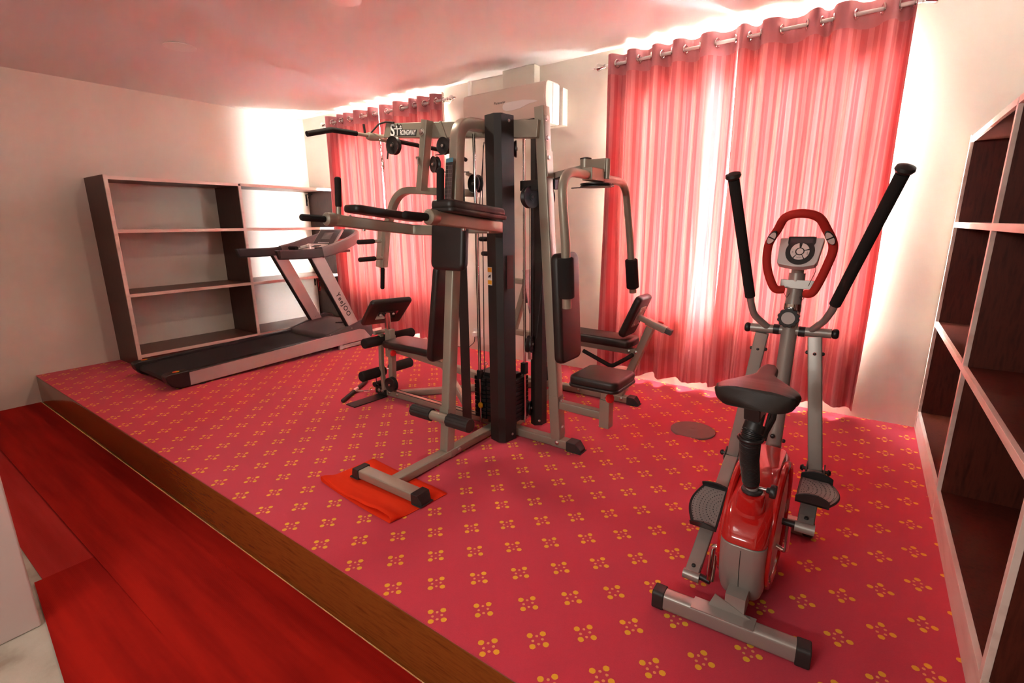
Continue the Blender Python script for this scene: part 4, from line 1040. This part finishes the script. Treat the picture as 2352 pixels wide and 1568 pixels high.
# cross bar and swing arms
ep('crossbar', MB().cyl(W(-.150, .755, .988), W(.160, .755, .995), .0205, 22), ES)
for x, s in ((-.150, -1), (.160, 1)): ep('crossbar_cap', MB().rod(W(x, .755, .988 if s < 0 else .995), W(x + s * .026, .755, .988 if s < 0 else .995), .0215, 20, .014), M['plastic'])
for x in (-.046, .052): ep('bushing', MB().cyl(W(x - .012, .755, .991), W(x + .012, .755, .991), .0225, 20), M['plastic'])
def arm_(sg, top, bot, h):
    ep('swing_arm', MB().sweep([top, bot], rrect(.052, .030, .004), (0, 1, 0)), ES)
    ebolt(top + (bot - top) * .12 + V((.024, 0, 0)), (1, 0, 0), .008, .012); ebolt(top + (bot - top) * .12 - V((.024, 0, 0)), (-1, 0, 0), .008, .012)
    ebolt(top + (bot - top) * .12 - V((0, .016, 0)), (0, -1, 0), .006, .004)
    pts = fillet(h, [.10, .10][:max(1, len(h) - 2)], 8)
    ep('handle_tube', MB().tube(pts, .0145, 16), ES)
    a, b = h[-2], h[-1]; d = (b - a).normalized()
    ep('handle_grip', MB().cyl(a + d * .035, b, .0205, 20), Fo, label='long black foam handle grip')
    ep('grip_knob', MB().lathe([(0, -.002), (.014, 0), (.024, .006), (.029, .014), (.027, .024), (.012, .030), (0, .031)], b, d, 22), M['plastic'])
Rt, Rb = W(.103, .742, .975), W(.176, .640, .422)
Lt, Lb = W(-.100, .745, .970), W(-.172, .755, .350)
arm_(1, Rt, Rb, [W(.080, .755, .995), W(.130, .70, 1.055), W(.152, .650, 1.105), W(.298, .395, 1.598)])
arm_(-1, Lt, Lb, [W(-.075, .755, .990), W(-.135, .70, 1.055), W(-.146, .670, 1.110), W(-.216, .455, 1.612)])
# foot levers with pedals
def lever(bot, end, pc, wx, sgn, L=.20, kx=1.22, lh=.046):
    d = (end - bot).normalized(); up = V((0, 0, 1)); sd = d.cross(up).normalized(); n = sd.cross(d).normalized()
    ep('foot_lever', MB().sweep([bot + d * .02, end], rrect(.056, .026, .004), (0, 0, 1)), ES)
    ep('fork', MB().obox(bot + sd * .032, d, n, sd, .034, .016, .003).obox(bot - sd * .032, d, n, sd, .034, .016, .003).cyl(bot - sd * .05, bot + sd * .05, .008, 12), M['greyplastic'], .002)
    for s in (-1, 1): ep('fork_cap', MB().lathe([(.0, 0), (.014, 0), (.014, .005), (.009, .012), (0, .013)], bot + sd * s * .044, sd * s, 16), M['plastic'])
    ep('pivot_sleeve', MB().cyl(end - sd * .032 + d * .012, end + sd * .032 + d * .012, .020, 20), ES)
    ep('sleeve_clamp', MB().obox(end - d * .018 + n * .014, sd, d, n, .026, .022, .003), ES, .002)
    ebolt(end - d * .022 + n * .016, n, .008, .010)
    # pedal
    Wd = .056; poly = []
    for k in range(9): a = math.radians(-90 + 180 * k / 8); poly.append((wx * (Wd * .35 + .030 * math.cos(a) * 1.0) if False else 0, 0))
    base = []
    for t in [i / 14 for i in range(15)]:
        base.append((wx * kx * (.038 + .030 * math.sin(PI * t)), -L / 2 + L * t))
    poly = [(-wx * kx * .045, -L / 2), ] + base + [(-wx * kx * .045, L / 2)]
    ux = V((1, 0, 0)); uy = d
    uy = V((0, 1, pc[1])).normalized() if len(pc) > 1 and pc[1] is not None else d
    c = pc[0]; un = ux.cross(uy).normalized()
    if un.z < 0: un = -un
    q = ep('pedal', MB().prism(poly, c, ux, uy, un * .012), M['plastic'], .003, 'black foot pedal')
    tp = [(a * .86, b * .86) for a, b in poly]
    part('tread_insert', MB().prism(tp, c + un * .0122, ux, uy, un * .0016), M['greytread'], q, label='grey perforated tread')
    dots = MB()
    for ri in range(9):
        R = .018 + ri * .0115
        for k in range(-9, 10):
            a = k * .0085 / R * 1.0
            if abs(a) > 1.35: continue
            px = -wx * kx * .045 + R * math.cos(a) * wx * kx; py = R * math.sin(a) * 1.35
            if abs(py) > L * .40 or wx * px / kx > .038 + .030 * math.sin(PI * min(1, max(0, (py + L / 2) / L))) - .010 or wx * px / kx < -.036: continue
            p = c + un * .0138 + ux * px + uy * py; rr_ = .0024 if ri % 2 else .0016
            dots.prism([(rr_ * math.cos(b), rr_ * math.sin(b)) for b in [PI / 3 * i for i in range(6)]], p, ux, uy, un * .0006)
    part('tread_holes', dots, M['ink'], q)
    for s in (-1, 1):
        rim = MB(); w0, w1 = (-.045 * kx, .045 * kx)
        P = []
        for k in range(9):
            t = k / 8; P.append((w0 + (w1 - w0) * t, lh * (min(1, math.sin(PI * min(max(t * .5 + .25, 0), 1)) * 1.4 - .38) if True else 1)))
        poly2 = [(w0, 0)] + [(a, max(.018, b)) for a, b in P] + [(w1, 0)]
        rim.prism([(wx * a, b) for a, b in poly2], c + uy * s * (L / 2), ux, un, uy * s * -.006)
        part('pedal_lip', rim, M['plastic'], q, .002)
M['greytread'] = mat('grey_perforated_tread', (.22, .19, .18), .55)
lever(Lb, W(-.178, .175, .060), (W(-.180, .385, .250), .62), -1, -1, .205, 1.2, .044)
lever(Rb, W(.180, .285, .352), (W(.190, .392, .438), .06), 1, 1, .185, 1.22, .046)
# bent chrome cranks
def crank(pts): ep('crank', MB().tube(fillet(pts, .022, 6), .0095, 12), M['chrome'])
crank([W(.090, .34, .200), W(.128, .34, .185), W(.128, .285, .345)]); ep('crank_nut', MB().cyl(W(.105, .285, .345), W(.150, .285, .345), .013, 16), M['plastic'])
crank([W(-.072, .15, .235), W(-.104, .15, .232), W(-.112, .16, .070)]); ep('crank_nut', MB().cyl(W(-.105, .163, .060), W(-.150, .170, .060), .013, 16), M['plastic'])
crank([W(-.100, .165, .062), W(-.104, .20, .16)])
# console and loop handlebar
tilt = V((0, .42, .908)).normalized(); cn = V((0, -.908, .42)); cX = V((1, 0, 0))
cc = W(.015, .672, 1.338)
out = [(-.079, .052), (-.076, .056), (.074, .058), (.079, .053), (.066, -.045), (.058, -.058), (.02, -.068), (-.02, -.068), (-.070, -.058), (-.078, -.048)]
def rz_(p): return [(a * 1.0, b) for a, b in p]
cs = ep('console', MB().prism(rz_(out), cc, cX, tilt, cn * -.040), mat('light_silver_console', (.62, .57, .55), .4, .1), .008, 'silver console with round keypad', seg=3)
scr = [(-.048, .060), (.050, .060), (.050, .034)] + [(.052 * math.cos(a) + .0, .056 * math.sin(a) - .004) for a in [math.radians(30 - 240 * k / 20) for k in range(21)]] + [(-.048, .034)]
part('console_face', MB().prism(scr, cc + cn * .0005, cX, tilt, cn * .002), M['plastic'], cs, .0005)
part('display', MB().obox(cc + cn * .0030 + tilt * .044, cX, tilt, cn, .040, .012, .0005), mat('dark_lcd', (.06, .05, .055), .12), cs)
part('display_hood', MB().obox(cc + cn * .0040 + tilt * .057, cX, tilt, cn, .044, .002, .003), M['ink'], cs)
kc = cc + cn * .003 + tilt * -.004; keys = MB()
key = mat('pink_grey_keys', (.80, .66, .62), .5)
part('key', MB().cyl(kc, kc + cn * .002, .0125, 24), key, cs)
for a0, a1 in ((100, 160), (20, 80), (-55, 10), (-125, -62), (-200, -132)):
    pts = [(.0165 * math.cos(math.radians(a0 + (a1 - a0) * k / 6)), .0165 * math.sin(math.radians(a0 + (a1 - a0) * k / 6))) for k in range(7)]
    pts += [(.034 * math.cos(math.radians(a1 + (a0 - a1) * k / 6)), .036 * math.sin(math.radians(a1 + (a0 - a1) * k / 6))) for k in range(7)]
    part('key', MB().prism(pts, kc, cX, tilt, cn * .002), key, cs, .0006)
part('key_text', text_mb('MODE', .0065, kc + cn * .0022 - tilt * .026, cX, tilt, .0001).merge(text_mb('SET', .0060, kc + cn * .0022 - cX * .026 - tilt * .004, tilt * -1, cX, .0001)).merge(text_mb('RESET', .0055, kc + cn * .0022 + cX * .027 - tilt * .008, tilt * -1, cX, .0001)), M['ink'], cs)
ep('mast_bracket', MB().obox(W(.012, .735, 1.195), (1, 0, 0), (0, .1, 1), (0, 1, -.1), .062, .019, .004), ES, .002)
lp = [W(-.028, .672, 1.178), W(-.062, .655, 1.185), W(-.095, .645, 1.270), W(-.098, .640, 1.360), W(-.066, .610, 1.425), W(-.040, .575, 1.470), W(.014, .555, 1.484), W(.070, .575, 1.470), W(.100, .610, 1.425), W(.128, .640, 1.360), W(.118, .645, 1.290), W(.082, .655, 1.180), W(.052, .672, 1.165)]
def smooth_path(P, n=6):
    out = []
    for i in range(len(P) - 1):
        p0 = P[max(i - 1, 0)]; p1 = P[i]; p2 = P[i + 1]; p3 = P[min(i + 2, len(P) - 1)]
        for k in range(n):
            t = k / n; out.append(.5 * ((2 * p1) + (p2 - p0) * t + (2 * p0 - 5 * p1 + 4 * p2 - p3) * t * t + (3 * p1 - p0 - 3 * p2 + p3) * t ** 3))
    out.append(P[-1]); return out
ep('loop_handlebar', MB().tube(smooth_path(lp), .0165, 18), M['redfoam'], 0, 'red foam loop handlebar', smooth=60)
for sgn, c, d in ((-1, W(-.081, .607, 1.398), V((.45, -.40, .8))), (1, W(.115, .610, 1.398), V((-.45, -.40, .8)))):
    d.normalize(); nrm = V((0, -1, -.25)); nrm = (nrm - d * nrm.dot(d)).normalized(); sd = d.cross(nrm)
    o = ep('pulse_sensor', MB().prism([(.0145 * math.cos(t), .032 * math.sin(t)) for t in [2 * PI * k / 24 for k in range(24)]], c + nrm * .0095, sd, d, nrm * .009), M['plastic'], .003)
    for s in (-1, 1):
        h = [(.0115 * math.cos(t), s * (.003 + .024 * math.sin(t))) for t in [PI * k / 12 for k in range(13)]]
        part('sensor_plate', MB().prism(h, c + nrm * .0188, sd, d, nrm * .0012), mat('satin_sensor_metal', (.80, .70, .66), .45, .3), o)
ep('wire', MB().tube(smooth_path([W(.072, .68, 1.29), W(.078, .675, 1.26), W(.066, .68, 1.22), W(.058, .70, 1.195)]), .0013, 6), M['ink'])
ep('wire', MB().tube(smooth_path([W(-.026, .68, 1.165), W(-.014, .68, 1.145), W(-.006, .69, 1.160)]), .0013, 6), M['ink'])
ep('wire', MB().tube(smooth_path([W(.036, .70, 1.155), W(.048, .69, 1.145), W(.040, .69, 1.135), W(.034, .69, 1.150), W(.054, .68, 1.150)]), .0013, 6), M['ink'])
part('arm_mark', MB().lathe([(0, 0), (.007, 0), (0, .001)], Rt + (Rb - Rt) * .12 - V((0, .0165, 0)), (0, -1, 0), 16), M['redknob'], E_, label='small red round sticker')
# ------------------------------------------------------------------ treadmill
TM = thing('treadmill', 'grey and silver motorised treadmill in front of the left bookshelf', 'treadmill', (-.2, 1.6, 0))
def tp_(name, mb, m, bevel=0, label=None, parent=None, **k): return part(name, mb, m, parent or TM, bevel, label, **k)
TS, GP = M['treadsilver'], M['greyplastic']
def zt_(y): return .150 + (y - .55) * .0275     # top of the side rails
XR_, XL_ = .175, -.665
for sx, x in ((1, XR_), (-1, XL_)):
    # side rail: black top strip, silver cover
    x_in = x - sx * .075; xo = x
    prof = [(0, zt_(.70) - .006), (1.95, zt_(2.55) + .012), (2.02, zt_(2.6) - .012), (2.115, zt_(2.62) - .125), (2.05, zt_(2.6) - .132), (0, zt_(.70) - .135)]
    tp_('side_cover', MB().prism(prof, (xo, .665, 0), (0, 1, 0), (0, 0, 1), (-sx * .02, 0, 0)), TS, .006, 'silver side cover')
    tp_('side_rail', MB().prism([(.50, zt_(.5) - .006), (.56, zt_(.56) + .004), (2.18, zt_(2.18) + .004), (2.18, zt_(2.18) - .03), (.50, zt_(.5) - .03)], (x_in, 0, 0), (0, 1, 0), (0, 0, 1), (sx * .074, 0, 0)), M['plastic'], .006)
    blk = [(.495, .142), (.50, .155), (.53, .165), (.695, .166), (.690, .02), (.60, .012), (.535, .045), (.505, .09)]
    tp_('rear_end_cap', MB().prism(blk, (xo + sx * .004, 0, 0), (0, 1, 0), (0, 0, 1), (-sx * .105, 0, 0)), M['plastic'], .010)
    st = tp_('round_sticker', MB().cyl((x - sx * .045, .60, .166), (x - sx * .045, .60, .1685), .028, 24), M['orange'], label='orange and red round sticker')
    part('sticker_half', MB().prism([(.026 * math.cos(t), .026 * math.sin(t)) for t in [PI / 2 + PI * k / 12 for k in range(13)]], (x - sx * .045, .60, .1686), (0, 1, 0), (1, 0, 0), (0, 0, .0004)), M['redknob'], st)
    # front side plastic
    sd = [(2.10, zt_(2.1) - .002), (2.55, .300), (2.68, .335), (2.80, .30), (2.815, .12), (2.75, .060), (2.66, .085), (2.62, .17), (2.56, .205), (2.40, .20)]
    tp_('front_side_panel', MB().prism(sd, (xo - sx * .002, 0, 0), (0, 1, 0), (0, 0, 1), (-sx * .045, 0, 0)), GP, .008)
    for yy, zz in ((2.20, .215), (2.50, .245)): tp_('screw', MB().lathe([(0, 0), (.006, 0), (.004, .003), (0, .003)], (xo, yy, zz), (sx, 0, 0), 10), M['steel'])
    # upright
    ud = [(2.475, .250), (2.615, .280), (2.225, 1.115), (2.060, 1.115)]
    u = tp_('upright', MB().prism(ud, (xo - sx * .006, 0, 0), (0, 1, 0), (0, 0, 1), (-sx * .055, 0, 0)), TS, .006, 'silver slanted upright')
    part('upright_trim', MB().prism([(2.462, .250), (2.474, .250), (2.059, 1.115), (2.047, 1.115)], (xo - sx * .004, 0, 0), (0, 1, 0), (0, 0, 1), (-sx * .060, 0, 0)), M['plastic'], u)
    for yy, zz in ((2.53, .31), (2.56, .36)): tp_('screw', MB().lathe([(0, 0), (.007, 0), (.005, .004), (0, .004)], (XL_ + .061 if sx < 0 else xo - .006, yy, zz), (1, 0, 0), 10), M['steel'])
tp_('leg_foot', MB().cyl((XR_ - .03, .80, .006), (XR_ - .03, .80, .045), .028, 20), M['rubber'])
tp_('leg_foot', MB().cyl((XL_ + .03, .80, .006), (XL_ + .03, .80, .045), .028, 20), M['rubber'])
tp_('deck', MB().prism([(.66, .085), (.62, .125), (2.3, .165), (2.3, .09)], (XL_ + .03, 0, 0), (0, 1, 0), (0, 0, 1), (XR_ - XL_ - .06, 0, 0)), M['plastic'])
bl = [(2.30, zt_(2.30) - .020), (.565, zt_(.565) - .022), (.535, .112), (.53, .085), (.545, .065), (.60, .058), (.60, .064), (.55, .072), (.54, .088), (.545, .108), (.570, .118), (2.30, zt_(2.3) - .026)]
tp_('running_belt', MB().prism(bl, (XL_ + .078, 0, 0), (0, 1, 0), (0, 0, 1), (XR_ - XL_ - .156, 0, 0)), M['belt'], 0, 'black running belt')
# motor hood
hood = MB()
def hf(u, v):
    x = XL_ + .05 + (XR_ - XL_ - .10) * u; k = math.sin(PI * u)
    y0 = 2.10 + .06 * (1 - k) + 0.0; y = y0 + (2.78 - y0) * v
    z = .190 + .085 * (1 - (1 - v) ** 2.2) + .040 * k * math.sin(PI * min(1, v * 1.1)) + (.010 if v > 0 else 0)
    if v < .001: z -= .025
    if v > .93: z -= (v - .93) / .07 * .12
    return (x, y, z)
hood.grid(28, 20, hf)
hd = tp_('motor_hood', hood, GP, 0, 'dark grey moulded motor hood', smooth=50); sm = hd.modifiers.new('Solidify', 'SOLIDIFY'); sm.thickness = .006
vn = MB()
for k in range(6): vn.obox((XR_ - .16 + .012 * k, 2.44 + .03 * k, .306), (1, .55, 0), (-.55, 1, 0), (0, 0, 1), .045, .004, .005)
part('vent_slot', vn, M['dark'], hd)
tp_('front_cross_tube', MB().box(XL_ + .02, XR_ - .02, 2.70, 2.74, .08, .12), M['plastic'], .004)
# lift frame under the front
for x in (XR_ - .02, XL_ + .02):
    tp_('lift_leg', MB().sweep([(x, 2.335, .035), (x, 2.70, .040)], rrect(.030, .042, .004), (0, 0, 1)), TS)
    tp_('lift_bracket', MB().obox((x, 2.335, .055), (0, 1, 0), (1, 0, 0), (0, 0, 1), .022, .016, .045), TS, .003)
    tp_('transport_wheel', MB().cyl((x - .025, 2.715, .034), (x + .025, 2.715, .034), .027, 24), M['rubber'])
# handrail ring: swept oval band rising to the front
cxm = (XL_ + XR_) / 2; hwd = (XR_ - XL_) / 2
def railpath(sgn):
    return [V((cxm + sgn * hwd, 1.69, 1.165)), V((cxm + sgn * hwd, 1.90, 1.158)), V((cxm + sgn * hwd, 2.10, 1.160)), V((cxm + sgn * hwd * 1.0, 2.24, 1.175)), V((cxm + sgn * hwd * .99, 2.42, 1.215)), V((cxm + sgn * hwd * .93, 2.60, 1.270)), V((cxm + sgn * hwd * .78, 2.74, 1.318)), V((cxm + sgn * hwd * .45, 2.84, 1.345)), V((cxm, 2.865, 1.355))]
full = railpath(1) + railpath(-1)[::-1][1:]
sp_ = smooth_path(full, 6)
i0 = 0
def band(P, w, h, mt, name, label, lbl_r=.018): return tp_(name, MB().sweep(P, rrect(w, h, lbl_r, 4), (0, 0, 1)), mt, 0, label, smooth=50)
nS = len(sp_)
cut = 3 * 6 - 2
band(sp_[cut:nS - cut], .056, .122, M['railgrey'] if 'railgrey' in M else mat('satin_grey_plastic', (.17, .155, .148), .36), 'console_ring', 'satin grey curved ring around the console')
for P, nm in ((sp_[:cut + 1], 1), (sp_[nS - cut - 1:], -1)):
    o = band(P, .056, .100, specked('dark_rail_padding', (.030, .026, .026), (.042, .037, .036), 900, .6), 'hand_rail', 'dark grey padded hand rail')
# slanted rail ends
for sgn in (1, -1):
    x = cxm + sgn * hwd
    tp_('rail_end', MB().prism([(1.655, 1.210), (1.70, 1.211), (1.70, 1.118), (1.685, 1.119)], (x - .024, 0, 0), (0, 1, 0), (0, 0, 1), (.048, 0, 0)), M['plastic'], .004)
# console
tray = MB()
tray.prism([(-.36, 2.12), (.36, 2.12), (.35, 2.45), (.28, 2.68), (-.28, 2.68), (-.35, 2.45)], (cxm, 0, 1.145), (1, 0, 0), (0, 1, 0), (0, 0, .03))
tp_('console_tray', tray, GP, .006)
for s in (-1, 1): tp_('cup_holder', MB().lathe([(.045, 0), (.050, .045), (.044, .045), (.040, .005), (0, .005)], (cxm + s * .27, 2.26, 1.172), (0, 0, 1), 24), M['plastic'])
ct = V((0, .62, .785)).normalized(); cnn = V((0, -.785, .62)).normalized()
c0 = V((cxm + .03, 2.52, 1.300))
cb_ = tp_('console', MB().obox(c0 - cnn * .012, (1, 0, 0), ct, cnn, .225, .150, .012), M['consolelite'] if 'consolelite' in M else mat('pinkish_grey_console', (.42, .38, .37), .35), .008, 'slanted treadmill console')
part('console_face', MB().obox(c0 + cnn * .0010, (1, 0, 0), ct, cnn, .200, .130, .001), M['consolegrey'], cb_)
part('display', MB().obox(c0 + cnn * .0028 + ct * .045, (1, 0, 0), ct, cnn, .085, .050, .0008), M['screen'], cb_)
kb = MB()
for k in range(9): kb.obox(c0 + cnn * .003 + ct * -.055 + V((-.10 + .025 * k, 0, 0)), (1, 0, 0), ct, cnn, .009, .006, .0008)
for k in range(6): kb.obox(c0 + cnn * .003 + ct * -.085 + V((-.06 + .025 * k, 0, 0)), (1, 0, 0), ct, cnn, .008, .005, .0008)
part('key_row', kb, M['white'], cb_)
kp = tp_('key_panel', MB().obox((cxm + .03, 2.335, 1.205), (1, 0, 0), (0, .93, .36), (0, -.36, .93), .20, .085, .018), mat('pinkish_key_panel', (.46, .38, .36), .4), .008)
part('stop_button', MB().lathe([(0, 0), (.022, 0), (.020, .008), (0, .010)], (cxm - .06, 2.315, 1.222), (0, -.36, .93), 20), M['redknob'], kp, label='red stop button')
part('key_block', MB().obox((cxm + .09, 2.335, 1.224), (1, 0, 0), (0, .93, .36), (0, -.36, .93), .05, .025, .003).obox((cxm + .16, 2.34, 1.226), (1, 0, 0), (0, .93, .36), (0, -.36, .93), .012, .02, .003), M['ink'], kp)
tp_('receipt_clip', MB().obox((cxm + .05, 2.22, 1.222), (.8, .6, .2), (-.6, .8, 0), (0, -.2, 1), .045, .028, .018), M['whiteplastic'], .010, 'small white safety key clip')
tp_('front_handle_bar', MB().cyl((cxm - .20, 2.18, 1.205), (cxm - .05, 2.18, 1.205), .020, 16), Fo)
tp_('safety_cord', MB().tube(smooth_path([V((.04, 2.20, 1.13)), V((.035, 2.20, .93)), V((.038, 2.20, .75)), V((.055, 2.20, .728)), V((.072, 2.20, .75)), V((.070, 2.20, .84))]), .0016, 6), M['redknob'])
tp_('cord_clip', MB().box(.064, .076, 2.195, 2.205, .775, .83), M['ink'], .001)
# vertical brand lettering on the near upright
ux_ = V((0, .443, -.897)).normalized(); uy_ = V((0, .897, .443)).normalized()
part('brand_lettering', text_mb('YeeJOO', .078, (XR_ - .0050, 2.415, .545), ux_, uy_, .0004, spacing=1.25, offset=.0016), M['ink'], TM, label='thin dark lettering')
CAMP = (20.6411843 * .25, -4.42965477 * .25, 5.82415966 * .25)
CAMA = (0.622896787, -0.235170813, -0.0101570394)
WORLD = 340.0
EXPO = .36
DOWNLIGHT_AND_FILLS = [(2.14, 1.232, 14, .16, (1, .86, .66)), (3.8, -1.9, 8, .9, (1, .95, .88)), (0.6, -1.9, 5, .9, (1, .95, .88))]  # first is the lit downlight, the rest are unseen fills added overhead
FILL = 40
# ------------------------------------------------------------------ light, sky, camera
w = bpy.data.worlds.new('World'); SC.world = w; w.use_nodes = True
nt = w.node_tree; bg = nt.nodes['Background']; bg.inputs[0].default_value = (.93, .97, 1, 1); bg.inputs[1].default_value = WORLD
for i, wv in enumerate(WIN):
    x0, x1, z0, z1 = wv
    ld = bpy.data.lights.new('window_portal', 'AREA'); ld.shape = 'RECTANGLE'; ld.size = x1 - x0; ld.size_y = z1 - z0
    ld.cycles.is_portal = True
    o = bpy.data.objects.new('window_portal', ld); COL.objects.link(o); o.location = ((x0 + x1) / 2, YW + T + .01, (z0 + z1) / 2)
    o.rotation_euler = (-PI / 2, 0, 0)
def lamp(x, y, e, size, col, z=ZC - .03):  # serves the real downlight and the added foreground fills
    ld = bpy.data.lights.new('downlight_and_fill', 'AREA'); ld.shape = 'DISK'; ld.size = size; ld.energy = e; ld.color = col
    o = bpy.data.objects.new('downlight_and_fill', ld); COL.objects.link(o); o.location = (x, y, z); return o
for a in DOWNLIGHT_AND_FILLS: lamp(*a)
fp_ = thing('added_fill_panel', 'long white box carrying an unseen fill light added behind the camera', 'fill light', (3.9, YN, 2.0))  # unseen light added behind the camera to brighten the room
part('housing', MB().box(3.1, 4.7, YN + .001, YN + .07, 1.90, 2.10), M['whiteplastic'], fp_, .01)  # plain white box backing the added light
ld = bpy.data.lights.new('added_fill_light', 'AREA'); ld.shape = 'RECTANGLE'; ld.size = 1.5; ld.size_y = .16; ld.energy = FILL; ld.color = (1, .96, .9)
o = bpy.data.objects.new('added_fill_light', ld); COL.objects.link(o); o.location = (3.9, YN + .075, 2.0); o.rotation_euler = (PI / 2, 0, 0)
cam = bpy.data.cameras.new('camera'); co = bpy.data.objects.new('camera', cam); COL.objects.link(co)
cam.sensor_fit = 'HORIZONTAL'; cam.sensor_width = 36; cam.lens = 36 * 1126.256 / 2352; cam.clip_start = .02
co.location = (CAMP[0], CAMP[1], CAMP[2])
co.rotation_mode = 'QUATERNION'
co.rotation_quaternion = (Matrix.Rotation(CAMA[0], 3, 'Z') @ Matrix.Rotation(PI / 2 + CAMA[1], 3, 'X') @ Matrix.Rotation(CAMA[2], 3, 'Z')).to_quaternion()
SC.camera = co
SC.view_settings.view_transform = 'Standard'; SC.view_settings.look = 'None'; SC.view_settings.gamma = 1
SC.view_settings.use_curve_mapping = False; SC.view_settings.exposure = EXPO
cy = SC.cycles; cy.use_denoising = True; cy.max_bounces = 10; cy.diffuse_bounces = 6; cy.use_adaptive_sampling = True; cy.adaptive_threshold = .025; cy.glossy_bounces = 4; cy.transmission_bounces = 8
cy.transparent_max_bounces = 8; cy.sample_clamp_indirect = 0; cy.caustics_reflective = False; cy.caustics_refractive = False
